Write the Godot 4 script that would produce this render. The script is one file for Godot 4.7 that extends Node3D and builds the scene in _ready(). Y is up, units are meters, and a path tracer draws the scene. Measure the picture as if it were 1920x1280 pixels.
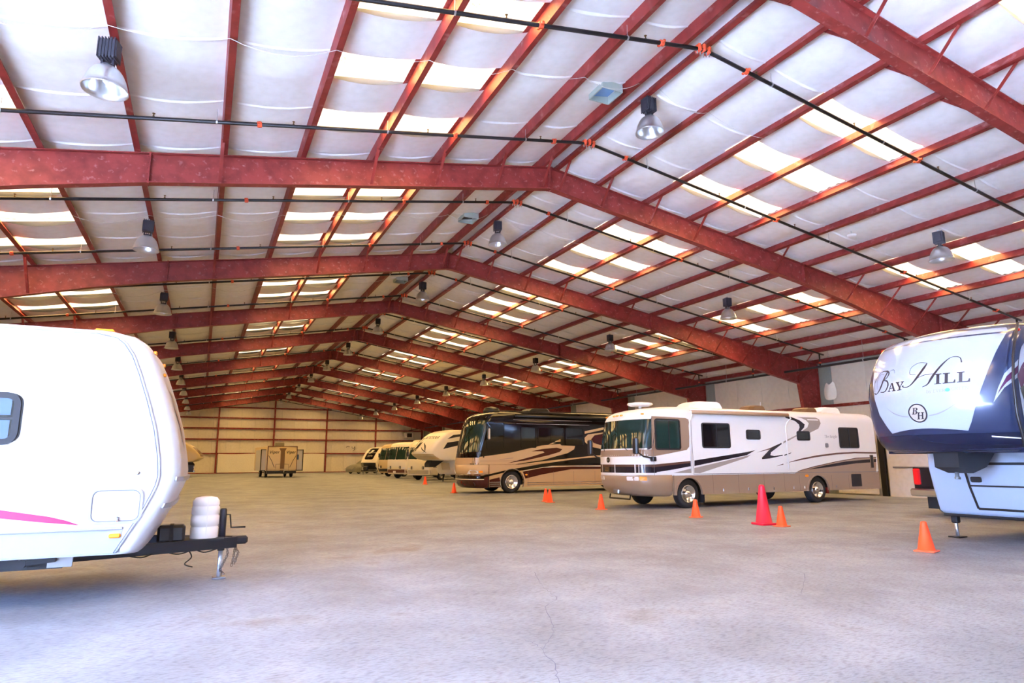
extends Node3D
# An indoor storage hall for motor homes and trailers: red steel portal frames, white blanket ceiling with skylights.
# World: x across the hall (right), y up, depth runs along -z. P(x, y, depth) turns hall coordinates into a point.

const XR := 9.0191      # ridge
const HR := 10.273      # top of the rafters at the ridge
const SL := 0.164       # roof slope
const Z1 := 16.394      # first frame fully in view
const BAY := 9.144
const PS := 1.8222      # purlin spacing
const PA := -0.0166
const ZB := 97.845      # end wall
const XL := -13.0       # left wall
const XW := 31.05       # right wall

const SKY_ENERGY := 3.5
const SUN_ENERGY := 10.0
const EXPOSURE := 40.0
const SKYLIGHT := 0.115
const SKYLIGHT_GLOW := 0.05

var M := {}             # materials
var T := {}             # textures
var names := {}

class MB:
	# collects triangles of one mesh
	var st := SurfaceTool.new()
	func _init() -> void:
		st.begin(Mesh.PRIMITIVE_TRIANGLES)
		st.set_smooth_group(-1)
	func smooth(on := true) -> MB:
		st.set_smooth_group(0 if on else -1)
		return self
	func tri(a: Vector3, b: Vector3, c: Vector3) -> void:
		st.add_vertex(a); st.add_vertex(b); st.add_vertex(c)
	func quad(a: Vector3, b: Vector3, c: Vector3, d: Vector3) -> void:
		tri(a, b, c); tri(a, c, d)
	func hexa(p: Array) -> void:
		# eight corners: bottom ring 0-3, top ring 4-7
		quad(p[0], p[3], p[2], p[1]); quad(p[4], p[5], p[6], p[7])
		for i in 4:
			var j := (i + 1) % 4
			quad(p[i], p[j], p[j + 4], p[i + 4])
	func box(c: Vector3, s: Vector3, b := Basis()) -> MB:
		var p := []
		for y in [-0.5, 0.5]:
			for q in [[-0.5, -0.5], [0.5, -0.5], [0.5, 0.5], [-0.5, 0.5]]:
				p.append(c + b * Vector3(q[0] * s.x, y * s.y, q[1] * s.z))
		hexa(p)
		return self
	func cbox(c: Vector3, s: Vector3, bev: float, b := Basis()) -> MB:
		# box with chamfered edges
		var h := s / 2.0
		var e := minf(bev, minf(h.x, minf(h.y, h.z)) * 0.95)
		var rings := []
		for r in [[-h.y, h.x - e, h.z - e, 0.0], [-h.y + e, h.x, h.z, e], [h.y - e, h.x, h.z, e], [h.y, h.x - e, h.z - e, 0.0]]:
			var x: float = r[1]
			var z: float = r[2]
			var k: float = r[3]
			var q := []
			if k > 0.0:
				q = [[-x + k, -z], [x - k, -z], [x, -z + k], [x, z - k], [x - k, z], [-x + k, z], [-x, z - k], [-x, -z + k]]
			else:
				q = [[-x, -z], [x, -z], [x, -z], [x, z], [x, z], [-x, z], [-x, z], [-x, -z]]
			var ring := PackedVector3Array()
			for v in q:
				ring.append(c + b * Vector3(v[0], r[0], v[1]))
			rings.append(ring)
		loft(rings, true, true)
		return self
	func loft(rings: Array, cap0 := false, cap1 := false, closed := true) -> MB:
		var n: int = rings[0].size()
		for i in rings.size() - 1:
			var a: PackedVector3Array = rings[i]
			var b: PackedVector3Array = rings[i + 1]
			for k in (n if closed else n - 1):
				var l := (k + 1) % n
				if a[k].distance_squared_to(a[l]) > 1e-12:
					tri(a[k], a[l], b[l])
				if b[k].distance_squared_to(b[l]) > 1e-12:
					tri(a[k], b[l], b[k])
		if cap0: fan(rings[0], true)
		if cap1: fan(rings[-1], false)
		return self
	func fan(r: PackedVector3Array, flip: bool) -> void:
		var c := Vector3()
		for v in r: c += v
		c /= r.size()
		for k in r.size():
			var l := (k + 1) % r.size()
			if r[k].distance_squared_to(r[l]) < 1e-12: continue
			if flip: tri(c, r[l], r[k])
			else: tri(c, r[k], r[l])
	func beam(a: Vector3, b: Vector3, w: float, h: float, up := Vector3.UP) -> MB:
		# rectangular bar from a to b, w across and h along up
		var d := b - a
		var y := (up - d.normalized() * up.dot(d.normalized())).normalized()
		return box((a + b) / 2.0, Vector3(w, h, d.length()), Basis(y.cross(d.normalized()), y, d.normalized()))
	func tube(pts: Array, r: float, seg := 8, caps := true) -> MB:
		# swept round bar along points
		var rings := []
		var up := Vector3.UP
		for i in pts.size():
			var d: Vector3 = (pts[mini(i + 1, pts.size() - 1)] - pts[maxi(i - 1, 0)]).normalized()
			if absf(d.dot(up)) > 0.95: up = Vector3.RIGHT if absf(d.x) < 0.9 else Vector3.BACK
			var s := d.cross(up).normalized()
			var t := s.cross(d).normalized()
			up = t
			var ring := PackedVector3Array()
			for k in seg:
				var an := TAU * k / seg
				ring.append(pts[i] + (s * cos(an) + t * sin(an)) * r)
			rings.append(ring)
		loft(rings, caps, caps)
		return self
	func lathe(c: Vector3, prof: Array, seg := 16, axis := Vector3.UP) -> MB:
		# profile: [radius, height] pairs along the axis
		var s := axis.cross(Vector3.RIGHT if absf(axis.x) < 0.9 else Vector3.UP).normalized()
		var t := axis.cross(s).normalized()
		var rings := []
		for p in prof:
			var ring := PackedVector3Array()
			for k in seg:
				var an := TAU * k / seg
				ring.append(c + axis * p[1] + (s * cos(an) + t * sin(an)) * maxf(p[0], 0.0005))
			rings.append(ring)
		loft(rings, true, true)
		return self
	func prism(poly: PackedVector2Array, m: Callable, d0: float, d1: float) -> MB:
		# outline pushed from d0 to d1; m(u, v, d) gives the point
		var idx := Geometry2D.triangulate_polygon(poly)
		for i in range(0, idx.size(), 3):
			var a := poly[idx[i]]; var b := poly[idx[i + 1]]; var c := poly[idx[i + 2]]
			tri(m.call(a.x, a.y, d1), m.call(b.x, b.y, d1), m.call(c.x, c.y, d1))
			tri(m.call(a.x, a.y, d0), m.call(c.x, c.y, d0), m.call(b.x, b.y, d0))
		for k in poly.size():
			var a := poly[k]; var b := poly[(k + 1) % poly.size()]
			quad(m.call(a.x, a.y, d0), m.call(b.x, b.y, d0), m.call(b.x, b.y, d1), m.call(a.x, a.y, d1))
		return self
	func skin(poly: PackedVector2Array, m: Callable, d: float, cell := 0.12, d0 := -1.0) -> MB:
		# outline laid on a curved surface, cut into cells so that it follows it
		var lo := poly[0]; var hi := poly[0]
		for p in poly:
			lo = lo.min(p); hi = hi.max(p)
		var nx := maxi(1, ceili((hi.x - lo.x) / cell)); var ny := maxi(1, ceili((hi.y - lo.y) / cell))
		for i in nx:
			for j in ny:
				var a := lo + (hi - lo) * Vector2(float(i) / nx, float(j) / ny)
				var b := lo + (hi - lo) * Vector2(float(i + 1) / nx, float(j + 1) / ny)
				var cellp := PackedVector2Array([a, Vector2(b.x, a.y), b, Vector2(a.x, b.y)])
				for piece in Geometry2D.intersect_polygons(poly, cellp):
					var idx := Geometry2D.triangulate_polygon(piece)
					for k in range(0, idx.size(), 3):
						var t := [piece[idx[k]], piece[idx[k + 1]], piece[idx[k + 2]]]
						if (t[1] - t[0]).cross(t[2] - t[0]) < 0: t = [t[0], t[2], t[1]]
						tri(m.call(t[0].x, t[0].y, d), m.call(t[1].x, t[1].y, d), m.call(t[2].x, t[2].y, d))
		if d0 >= -0.5:
			for k in poly.size():
				var a := poly[k]; var b := poly[(k + 1) % poly.size()]
				var n := maxi(1, ceili(a.distance_to(b) / cell))
				for i in n:
					var q := a.lerp(b, float(i) / n); var w := a.lerp(b, float(i + 1) / n)
					quad(m.call(q.x, q.y, d0), m.call(w.x, w.y, d0), m.call(w.x, w.y, d), m.call(q.x, q.y, d))
		return self
	func text(s: String, font: Font, size: float, m: Callable, at: Vector2, d: float, shear := 0.0, stretch := 1.0) -> MB:
		# lettering whose caps stand about `size` high, centred at `at` on the surface
		var tm := TextMesh.new()
		tm.font = font; tm.text = s; tm.font_size = 64; tm.pixel_size = size / 46.0; tm.depth = 0.0; tm.curve_step = 2.0
		var arr := tm.get_mesh_arrays()
		var vs: PackedVector3Array = arr[Mesh.ARRAY_VERTEX]
		var ix = arr[Mesh.ARRAY_INDEX]
		if ix == null: ix = PackedInt32Array(range(vs.size()))
		var lo := Vector2(1e9, 1e9); var hi := -lo
		for v in vs:
			lo = lo.min(Vector2(v.x, v.y)); hi = hi.max(Vector2(v.x, v.y))
		var mid := (lo + hi) / 2.0
		for i in range(0, ix.size(), 3):
			var q := []
			for k in 3:
				var v: Vector3 = vs[ix[i + k]]
				q.append(m.call(at.x + ((v.x - mid.x) + (v.y - mid.y) * shear) * stretch, at.y + (v.y - mid.y), d))
			tri(q[0], q[1], q[2])
		return self
	func hexa_box(side: Array, half: float) -> MB:
		# side outline in x-y pushed across z
		var pl := PackedVector2Array()
		for v in side: pl.append(Vector2(v[0], v[1]))
		return prism(pl, func(u, v, d): return Vector3(u, v, d), -half, half)
	func mesh() -> ArrayMesh:
		st.generate_normals()
		return st.commit()

func P(x: float, y: float, z: float) -> Vector3:
	return Vector3(x, y, -z)

func roof_y(x: float) -> float:
	return HR - SL * absf(x - XR)

func rect(x0: float, y0: float, x1: float, y1: float, r := 0.0, n := 4) -> PackedVector2Array:
	# rectangle with rounded corners
	if r <= 0.0: return PackedVector2Array([Vector2(x0, y0), Vector2(x1, y0), Vector2(x1, y1), Vector2(x0, y1)])
	var p := PackedVector2Array()
	for c in [[x1 - r, y0 + r, -PI / 2], [x1 - r, y1 - r, 0.0], [x0 + r, y1 - r, PI / 2], [x0 + r, y0 + r, PI]]:
		for i in n + 1:
			var a: float = c[2] + PI / 2 * i / n
			p.append(Vector2(c[0] + r * cos(a), c[1] + r * sin(a)))
	return p

func curve2(pts: Array, n := 6, closed := true) -> PackedVector2Array:
	# smooth outline through points [x, y] (Catmull-Rom); a third entry marks a sharp corner
	var out := PackedVector2Array()
	var k := pts.size()
	for i in (k if closed else k - 1):
		var g := func(j): return pts[posmod(j, k)] if closed else pts[clampi(j, 0, k - 1)]
		var b := Vector2(g.call(i)[0], g.call(i)[1]); var c := Vector2(g.call(i + 1)[0], g.call(i + 1)[1])
		var a := Vector2(g.call(i - 1)[0], g.call(i - 1)[1]) if g.call(i).size() < 3 else b + (b - c) * 0.3
		var d := Vector2(g.call(i + 2)[0], g.call(i + 2)[1]) if g.call(i + 1).size() < 3 else c + (c - b) * 0.3
		for t in n:
			out.append(b.cubic_interpolate(c, a, d, float(t) / n))
	if not closed: out.append(Vector2(pts[-1][0], pts[-1][1]))
	return out

func ribbon(pts: Array, n := 6) -> PackedVector2Array:
	# tapered stroke through [x, y, width]
	var mid := curve2(pts.map(func(p): return [p[0], p[1]]), n, false)
	var l := PackedVector2Array(); var r := PackedVector2Array()
	for i in mid.size():
		var t := float(i) / n
		var k := mini(int(t), pts.size() - 2)
		var w: float = lerpf(pts[k][2], pts[k + 1][2], t - k)
		var d := (mid[mini(i + 1, mid.size() - 1)] - mid[maxi(i - 1, 0)]).normalized()
		l.append(mid[i] + d.orthogonal() * w / 2); r.append(mid[i] - d.orthogonal() * w / 2)
	r.reverse()
	l.append_array(r)
	return l

func numbered(called: String) -> String:
	var n: int = names.get(called, 0)
	names[called] = n + 1
	return called if n == 0 else "%s_%03d" % [called, n]

func thing(called: String, label: String, category: String, group := "") -> Node3D:
	var o := Node3D.new()
	o.name = numbered(called)
	add_child(o)
	o.set_meta("label", label); o.set_meta("category", category)
	if group: o.set_meta("group", group)
	return o

func structure(called: String) -> Node3D:
	var o := Node3D.new()
	o.name = called
	add_child(o)
	o.set_meta("kind", "structure")
	return o

func part(called: String, mesh, m: String, parent: Node3D, at := Transform3D()) -> MeshInstance3D:
	var o := MeshInstance3D.new()
	o.name = called
	o.mesh = mesh.mesh() if mesh is MB else mesh
	o.material_override = M[m]
	o.transform = at
	parent.add_child(o, true)
	return o

func copy(o: Node3D, label := "") -> Node3D:
	var c: Node3D = o.duplicate()
	c.name = numbered(String(o.name).rstrip("0123456789").trim_suffix("_"))
	add_child(c)
	if label: c.set_meta("label", label)
	return c

func noise_tex(key: String, kind: int, freq: float, stops: Array, size := 512, octaves := 4, sd := 1, as_normal := false) -> Texture2D:
	var f := FastNoiseLite.new()
	f.noise_type = kind
	f.seed = sd
	f.frequency = freq
	f.fractal_octaves = octaves
	if kind == FastNoiseLite.TYPE_CELLULAR:
		f.cellular_return_type = FastNoiseLite.RETURN_DISTANCE
		f.fractal_type = FastNoiseLite.FRACTAL_NONE
	var t := NoiseTexture2D.new()
	t.width = size; t.height = size
	t.seamless = true
	t.noise = f
	if as_normal:
		t.as_normal_map = true; t.bump_strength = 2.0
	elif stops:
		var g := Gradient.new()
		g.offsets = PackedFloat32Array(stops.map(func(s): return s[0]))
		g.colors = PackedColorArray(stops.map(func(s): return s[1]))
		t.color_ramp = g
	T[key] = t
	return t

func mat(key: String, c: Color, rough := 0.6, metal := 0.0, tex := "", scale := 1.0) -> StandardMaterial3D:
	var m := StandardMaterial3D.new()
	m.resource_name = key
	m.albedo_color = c
	m.roughness = rough
	m.metallic = metal
	if tex:
		m.albedo_texture = T[tex]
		m.uv1_triplanar = true; m.uv1_world_triplanar = true
		m.uv1_scale = Vector3.ONE * scale
	M[key] = m
	return m

func rgb(r: int, g: int, b: int) -> Color:
	return Color8(r, g, b)

func _ready() -> void:
	var cam := Camera3D.new()
	cam.name = "camera"
	cam.position = Vector3(0, 1.435, 0)
	cam.rotation = Vector3(0.182, -0.4406, -0.0051)
	cam.fov = rad_to_deg(2.0 * atan(640.0 / 1219.2))
	cam.near = 0.1; cam.far = 400.0
	add_child(cam)
	cam.current = true
	var env := Environment.new()
	env.background_mode = Environment.BG_SKY
	var sky := ProceduralSkyMaterial.new()
	sky.sky_top_color = rgb(70, 122, 228)
	sky.sky_horizon_color = rgb(168, 200, 246)
	sky.sky_curve = 0.22
	sky.ground_horizon_color = rgb(190, 186, 178)
	sky.ground_bottom_color = rgb(150, 146, 140)
	env.background_energy_multiplier = SKY_ENERGY
	env.sky = Sky.new()
	env.sky.sky_material = sky
	env.ambient_light_source = Environment.AMBIENT_SOURCE_DISABLED
	env.tonemap_mode = Environment.TONE_MAPPER_LINEAR
	env.tonemap_exposure = EXPOSURE
	env.sdfgi_enabled = true; env.ssao_enabled = true; env.ssil_enabled = true
	var we := WorldEnvironment.new()
	we.name = "environment"
	we.environment = env
	add_child(we)
	var sun := DirectionalLight3D.new()
	sun.name = "sun"
	sun.light_color = rgb(214, 228, 255)
	sun.light_energy = SUN_ENERGY
	sun.light_angular_distance = 0.53
	sun.shadow_enabled = true
	sun.sky_mode = DirectionalLight3D.SKY_MODE_LIGHT_ONLY
	add_child(sun)
	sun.look_at_from_position(Vector3(-0.86, 0.46, -0.06), Vector3.ZERO)
	make_materials()
	build_hall()
	build_frames()
	build_ceiling()
	build_pipes()
	build_lamps()
	build_objects()

func make_materials() -> void:
	var S := FastNoiseLite.TYPE_SIMPLEX_SMOOTH
	noise_tex("concrete", S, 0.006, [[0.0, rgb(176, 172, 167)], [0.35, rgb(196, 193, 189)], [0.55, rgb(208, 206, 202)], [0.75, rgb(220, 217, 212)], [1.0, rgb(186, 172, 154)]], 1024, 6, 3)
	noise_tex("concrete_fine", S, 0.03, [[0.0, rgb(190, 188, 186)], [0.45, rgb(240, 240, 240)], [0.62, rgb(255, 255, 255)], [1.0, rgb(214, 210, 206)]], 1024, 6, 8)
	noise_tex("primer", S, 0.012, [[0.0, rgb(206, 190, 190)], [0.45, rgb(236, 230, 230)], [0.66, rgb(255, 255, 255)], [0.76, rgb(255, 255, 255)], [0.84, rgb(255, 255, 255)], [1.0, rgb(255, 255, 255)]], 512, 5, 5)
	noise_tex("scuff", S, 0.02, [[0.0, Color(1, 0.9, 0.88, 0.0)], [0.72, Color(0.9, 0.7, 0.68, 0.0)], [0.86, Color(0.8, 0.6, 0.58, 0.22)], [1.0, Color(0.9, 0.78, 0.76, 0.45)]], 512, 4, 11)
	noise_tex("cloth", S, 0.02, [[0.0, rgb(244, 243, 241)], [0.5, rgb(251, 250, 249)], [1.0, rgb(255, 255, 255)]], 512, 4, 21)
	noise_tex("speck", FastNoiseLite.TYPE_CELLULAR, 0.05, [[0.0, rgb(120, 80, 40)], [0.13, rgb(196, 160, 110)], [0.17, rgb(255, 250, 236)], [1.0, rgb(255, 255, 252)]], 512, 1, 9)
	var c := mat("concrete", rgb(172, 181, 194), 0.62, 0.0, "concrete", 0.075)
	c.detail_enabled = true
	c.detail_blend_mode = BaseMaterial3D.BLEND_MODE_MUL
	c.detail_albedo = T.concrete_fine
	c.detail_uv_layer = BaseMaterial3D.DETAIL_UV_2
	c.uv2_triplanar = true; c.uv2_world_triplanar = true
	c.uv2_scale = Vector3(0.32, 0.32, 0.9)
	c.roughness_texture = T.concrete_fine
	mat("crack", rgb(104, 106, 122), 0.9)
	mat("asphalt", rgb(120, 120, 122), 0.9, 0.0, "concrete", 0.05)
	for k in [["primer", rgb(148, 54, 50), 0.5], ["primer_purlin", rgb(142, 48, 44), 0.48]]:
		var p := mat(k[0], k[1], k[2], 0.0, "primer", 0.35)
		p.detail_enabled = true
		p.detail_blend_mode = BaseMaterial3D.BLEND_MODE_MIX
		p.detail_albedo = T.scuff
		p.detail_uv_layer = BaseMaterial3D.DETAIL_UV_2
		p.uv2_triplanar = true; p.uv2_world_triplanar = true
		p.uv2_scale = Vector3.ONE * (0.5 if k[0] == "primer" else 0.2)
	mat("insulation", rgb(246, 246, 248), 0.55, 0.0, "cloth", 0.3)
	mat("insulation_wall", rgb(232, 226, 212), 0.6, 0.0, "cloth", 0.25)
	mat("liner", rgb(240, 236, 224), 0.55, 0.0, "cloth", 0.5)
	mat("metal_sheet", rgb(168, 178, 170), 0.45, 0.2)
	mat("deck", rgb(190, 190, 186), 0.6)
	var sk := mat("skylight", rgb(246, 236, 206), 0.5)
	sk.emission_enabled = true
	sk.emission = rgb(255, 247, 226)
	sk.emission_operator = BaseMaterial3D.EMISSION_OP_MULTIPLY
	sk.emission_texture = T.speck
	sk.uv1_triplanar = true; sk.uv1_world_triplanar = true; sk.uv1_scale = Vector3.ONE * 0.35
	sk.emission_energy_multiplier = SKYLIGHT_GLOW
	mat("pipe", rgb(38, 36, 38), 0.4, 0.3)
	mat("coupling", rgb(222, 84, 48), 0.45)
	mat("zinc", rgb(196, 198, 202), 0.35, 0.8)
	mat("bronze", rgb(120, 96, 60), 0.4, 0.7)
	mat("ballast", rgb(58, 58, 68), 0.5, 0.2)
	mat("spun_aluminium", rgb(214, 216, 220), 0.28, 0.85)
	mat("lamp_glass", rgb(240, 244, 250), 0.1)
	mat("cable", rgb(206, 204, 200), 0.6)
	mat("cable_dark", rgb(50, 48, 50), 0.6)
	# vehicles
	mat("gelcoat", rgb(228, 228, 228), 0.3)
	mat("trailer_white", rgb(190, 191, 196), 0.35)
	mat("trailer_trim", rgb(150, 151, 160), 0.4)
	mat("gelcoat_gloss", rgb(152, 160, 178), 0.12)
	mat("gelcoat_cream", rgb(232, 224, 204), 0.3)
	mat("moulding", rgb(196, 196, 202), 0.4)
	mat("seam", rgb(104, 104, 112), 0.5)
	mat("black_trim", rgb(24, 24, 28), 0.4)
	mat("black_gloss", rgb(16, 13, 13), 0.08)
	mat("frame_black", rgb(30, 31, 36), 0.5, 0.2)
	mat("rubber", rgb(24, 23, 24), 0.8)
	mat("chrome", rgb(225, 225, 228), 0.12, 1.0)
	mat("chain", rgb(92, 88, 90), 0.5, 0.5)
	mat("steel", rgb(150, 152, 156), 0.35, 0.8)
	mat("glass_dark", rgb(14, 18, 20), 0.04)
	mat("glass_green", rgb(30, 52, 48), 0.04)
	mat("glass_blue", rgb(120, 160, 210), 0.06)
	mat("blind", rgb(70, 92, 122), 0.3)
	mat("curtain", rgb(96, 140, 132), 0.8)
	mat("amber", rgb(240, 150, 40), 0.25)
	mat("red_lens", rgb(214, 24, 28), 0.2)
	mat("clear_lens", rgb(232, 232, 234), 0.1)
	mat("magenta", rgb(150, 26, 82), 0.35)
	mat("plum", rgb(74, 32, 66), 0.2)
	mat("taupe", rgb(150, 126, 104), 0.28)
	mat("taupe_dark", rgb(112, 92, 78), 0.28)
	mat("warm_grey", rgb(152, 142, 134), 0.3)
	mat("navy_stripe", rgb(34, 30, 40), 0.22)
	mat("brown_stripe", rgb(92, 66, 56), 0.25)
	mat("tan_paint", rgb(196, 164, 122), 0.16)
	mat("burgundy", rgb(66, 26, 24), 0.14)
	var nv := mat("navy", rgb(30, 44, 78), 0.3, 0.3)
	nv.clearcoat_enabled = true; nv.clearcoat = 1.0; nv.clearcoat_roughness = 0.12
	mat("navy_dark", rgb(26, 32, 54), 0.2, 0.2)
	mat("truck_paint", rgb(34, 28, 34), 0.14, 0.2)
	mat("canvas_tan", rgb(178, 146, 116), 0.8)
	mat("cone_orange", rgb(255, 76, 26), 0.5)
	mat("cone_red", rgb(204, 16, 48), 0.42)
	mat("cone_worn", rgb(230, 100, 60), 0.6)
	mat("cover_cloth", rgb(122, 120, 104), 0.9)
	mat("gold_mark", rgb(170, 130, 50), 0.4)
	mat("lettering", rgb(34, 30, 44), 0.4)
	mat("lettering_grey", rgb(130, 128, 132), 0.4)
	mat("teal_mark", rgb(70, 190, 180), 0.4)
	mat("white_plastic", rgb(236, 232, 230), 0.4)
	mat("silver_paint", rgb(186, 180, 168), 0.25, 0.3)
	mat("beige_paint", rgb(206, 184, 140), 0.3)
	mat("brown_paint", rgb(112, 84, 58), 0.35)
	mat("maroon_paint", rgb(90, 48, 36), 0.3)
	mat("window_blue", rgb(66, 96, 150), 0.08)

func build_hall() -> void:
	# floor: concrete slab, falling a little towards the right wall
	var fl = structure("floor")
	var b = MB.new()
	var prof = [[XL - 0.2, 0.0], [24.6, 0.0], [XW + 0.3, -0.42]]
	for i in 2:
		var q: Array = prof[i]; var r: Array = prof[i + 1]
		b.hexa([P(q[0], q[1] - 0.2, -11.2), P(r[0], r[1] - 0.2, -11.2), P(r[0], r[1] - 0.2, ZB + 0.3), P(q[0], q[1] - 0.2, ZB + 0.3),
			P(q[0], q[1], -11.2), P(r[0], r[1], -11.2), P(r[0], r[1], ZB + 0.3), P(q[0], q[1], ZB + 0.3)])
	part("slab", b, "concrete", fl)
	var rng = RandomNumberGenerator.new()
	rng.seed = 7
	for c in [[[4.08, 7.99], [3.81, 7.35], [3.65, 6.87], [3.54, 6.4], [3.23, 6.1], [2.92, 5.37], [2.78, 5.12], [2.5, 4.78], [2.39, 4.36], [2.21, 4.0]], [[2.5, 4.78], [2.52, 4.97], [2.5, 5.07]], [[1.13, 5.63], [1.29, 5.58], [1.43, 5.56]], [[6.0, 5.4], [7.1, 6.3], [7.6, 7.6], [8.9, 8.4]]]:
		var pts = []
		for i in c.size() - 1:
			for k in 6:
				var t = k / 6.0
				pts.append([lerpf(c[i][0], c[i + 1][0], t) + rng.randf_range(-0.012, 0.012), lerpf(c[i][1], c[i + 1][1], t) + rng.randf_range(-0.012, 0.012), rng.randf_range(0.002, 0.008)])
		pts.append([c[-1][0], c[-1][1], 0.002])
		b = MB.new()
		b.skin(ribbon(pts, 1), func(u, v, d): return P(u, d, v), 0.0012, 50.0)
		part("crack", b, "crack", fl)
	# ground outside
	var g = structure("ground")
	b = MB.new()
	b.box(P(-70, -0.22, 30), Vector3(113.0, 0.3, 240))
	b.box(P(9, -0.3, -60), Vector3(44.6, 0.4, 97.0))
	b.box(P(90, -0.9, 30), Vector3(117.0, 0.4, 240))
	part("yard", b, "asphalt", g)
	# right wall
	var w = structure("wall_right")
	b = MB.new()
	b.box(P(XW + 0.2, 3.05, 43.4), Vector3(0.12, 7.9, 110.6))
	part("cladding", b, "metal_sheet", w)
	b = MB.new()
	for i in 27:
		b.box(P(0.0, 3.05, i * 0.04 - 0.5), Vector3(0.03 if i % 5 == 0 else 0.01, 7.2, 0.04))
	var ribbed = b.mesh()
	var blanket = wall_blanket(2.05, -0.4, 6.55)
	for n in range(-2, 10):
		var z0 = Z1 + (n - 1) * BAY
		for k in 4:
			if z0 + 0.15 + k * 2.05 + 2.05 > ZB: continue
			part("insulation_blanket", blanket, "insulation_wall", w, Transform3D(Basis(Vector3.UP, -PI / 2), P(XW + 0.1, 0, z0 + 0.15 + k * 2.05 + 2.05)))
		if z0 + BAY < ZB: part("bare_panel", ribbed, "metal_sheet", w, Transform3D(Basis(), P(XW + 0.12, 0, z0 + BAY - 0.45)))
		for gy in [2.2, 4.33]:
			if n == 1 and gy < 3.0: continue
			var zl = minf(BAY, ZB - z0)
			b = MB.new()
			b.box(P(XW + 0.02, gy, z0 + zl / 2), Vector3(0.1, 0.16, zl - 0.2))
			b.box(P(XW - 0.04, gy - 0.07, z0 + zl / 2), Vector3(0.08, 0.012, zl - 0.2))
			if gy > 3.0 or n > 1: part("girt", b, "primer_purlin", w)
	# doors in the right wall, with the hanging liner beside them
	var d1 = structure("door_1")
	b = MB.new()
	b.cbox(P(XW - 0.02, 1.7, 19.6), Vector3(0.08, 4.2, 4.6), 0.02)
	part("door_leaf", b, "insulation", d1)
	b = MB.new(); b.box(P(XW - 0.08, 1.05, 19.9), Vector3(0.05, 0.07, 3.4))
	part("latch_bar", b, "steel", d1)
	b = MB.new(); b.cbox(P(XW - 0.1, 1.7, 22.1), Vector3(0.16, 4.4, 0.3), 0.02)
	part("door_post", b, "black_trim", d1)
	b = MB.new().smooth()
	drape(b, 2.3, 2.8, 24, 18, 0.06)
	part("liner_sheet", b, "liner", w, Transform3D(Basis(Vector3.UP, -PI / 2), P(XW - 0.1, -0.3, 24.75)))
	b = MB.new().smooth()
	var tear = curve2([[0.0, 0.0], [0.5, -0.1], [0.9, 0.15], [1.0, 0.7], [0.7, 1.25], [0.4, 1.1], [0.05, 1.3], [-0.1, 0.6]], 4)
	b.skin(tear, func(u, v, d): return P(XW - 0.12 - d - 0.18 * sin(u * 2.6) * (1.2 - v * 0.5), 4.7 + v * 0.7, 24.45 + u * 0.6), 0.0, 0.12)
	b.skin(tear, func(u, v, d): return P(XW - 0.10 - d - 0.18 * sin(u * 2.6) * (1.2 - v * 0.5), 4.7 + v * 0.7, 24.45 + u * 0.6), 0.0, 0.12)
	part("torn_liner", b, "liner", w)
	# left wall with a tall opening that lets the daylight in
	w = structure("wall_left")
	b = MB.new()
	for q in [[-11.04, -5.0, 0, 7.1], [3.0, ZB + 0.4, 0, 7.1], [-5.0, 3.0, 5.6, 7.1]]:
		b.box(P(XL - 0.2, (q[2] + q[3]) / 2.0 - 0.1, (q[0] + q[1]) / 2.0), Vector3(0.3, q[3] - q[2] + 0.2, q[1] - q[0]))
	part("cladding", b, "insulation_wall", w)
	# front wall, behind the camera
	w = structure("wall_front")
	b = MB.new()
	b.prism(PackedVector2Array([Vector2(XL - 0.3, -0.6), Vector2(XW + 0.3, -0.6), Vector2(XW + 0.3, roof_y(XW) + 0.2), Vector2(XR, HR + 0.2), Vector2(XL - 0.3, roof_y(XL) + 0.2)]), func(u, v, d): return P(u, v, d), -11.3, -11.04)
	part("cladding", b, "insulation_wall", w)
	# end wall
	w = structure("wall_back")
	b = MB.new()
	b.prism(PackedVector2Array([Vector2(XL - 0.3, -0.6), Vector2(XW + 0.3, -0.6), Vector2(XW + 0.3, roof_y(XW) + 0.2), Vector2(XR, HR + 0.2), Vector2(XL - 0.3, roof_y(XL) + 0.2)]), func(u, v, d): return P(u, v, d), ZB + 0.25, ZB + 0.4)
	part("cladding", b, "metal_sheet", w)
	for i in 25:
		var x0 = XL + i * 1.77
		var x1 = minf(x0 + 1.76, XW)
		b = MB.new().smooth()
		var m = 8
		for k in m:
			var u0 = lerpf(x0, x1, float(k) / m); var u1 = lerpf(x0, x1, float(k + 1) / m)
			var q0 = 0.05 * sin(PI * k / m); var q1 = 0.05 * sin(PI * (k + 1) / m)
			b.quad(P(u0, 0, ZB + 0.2 - q0), P(u1, 0, ZB + 0.2 - q1), P(u1, roof_y(u1) + 0.2, ZB + 0.2 - q1), P(u0, roof_y(u0) + 0.2, ZB + 0.2 - q0))
		part("insulation_blanket", b, "insulation_wall", w)
	var cols = []
	for k in range(-3, 4):
		var cx = clampf(XR + k * 7.209, XL + 0.2, XW - 0.2)
		cols.append(cx)
		b = MB.new()
		var top = roof_y(cx)
		b.box(P(cx, top / 2, ZB), Vector3(0.03, top, 0.22))
		for s in [-0.11, 0.11]: b.box(P(cx, top / 2, ZB + s), Vector3(0.2, top, 0.02))
		part("column", b, "primer_purlin", w)
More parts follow.
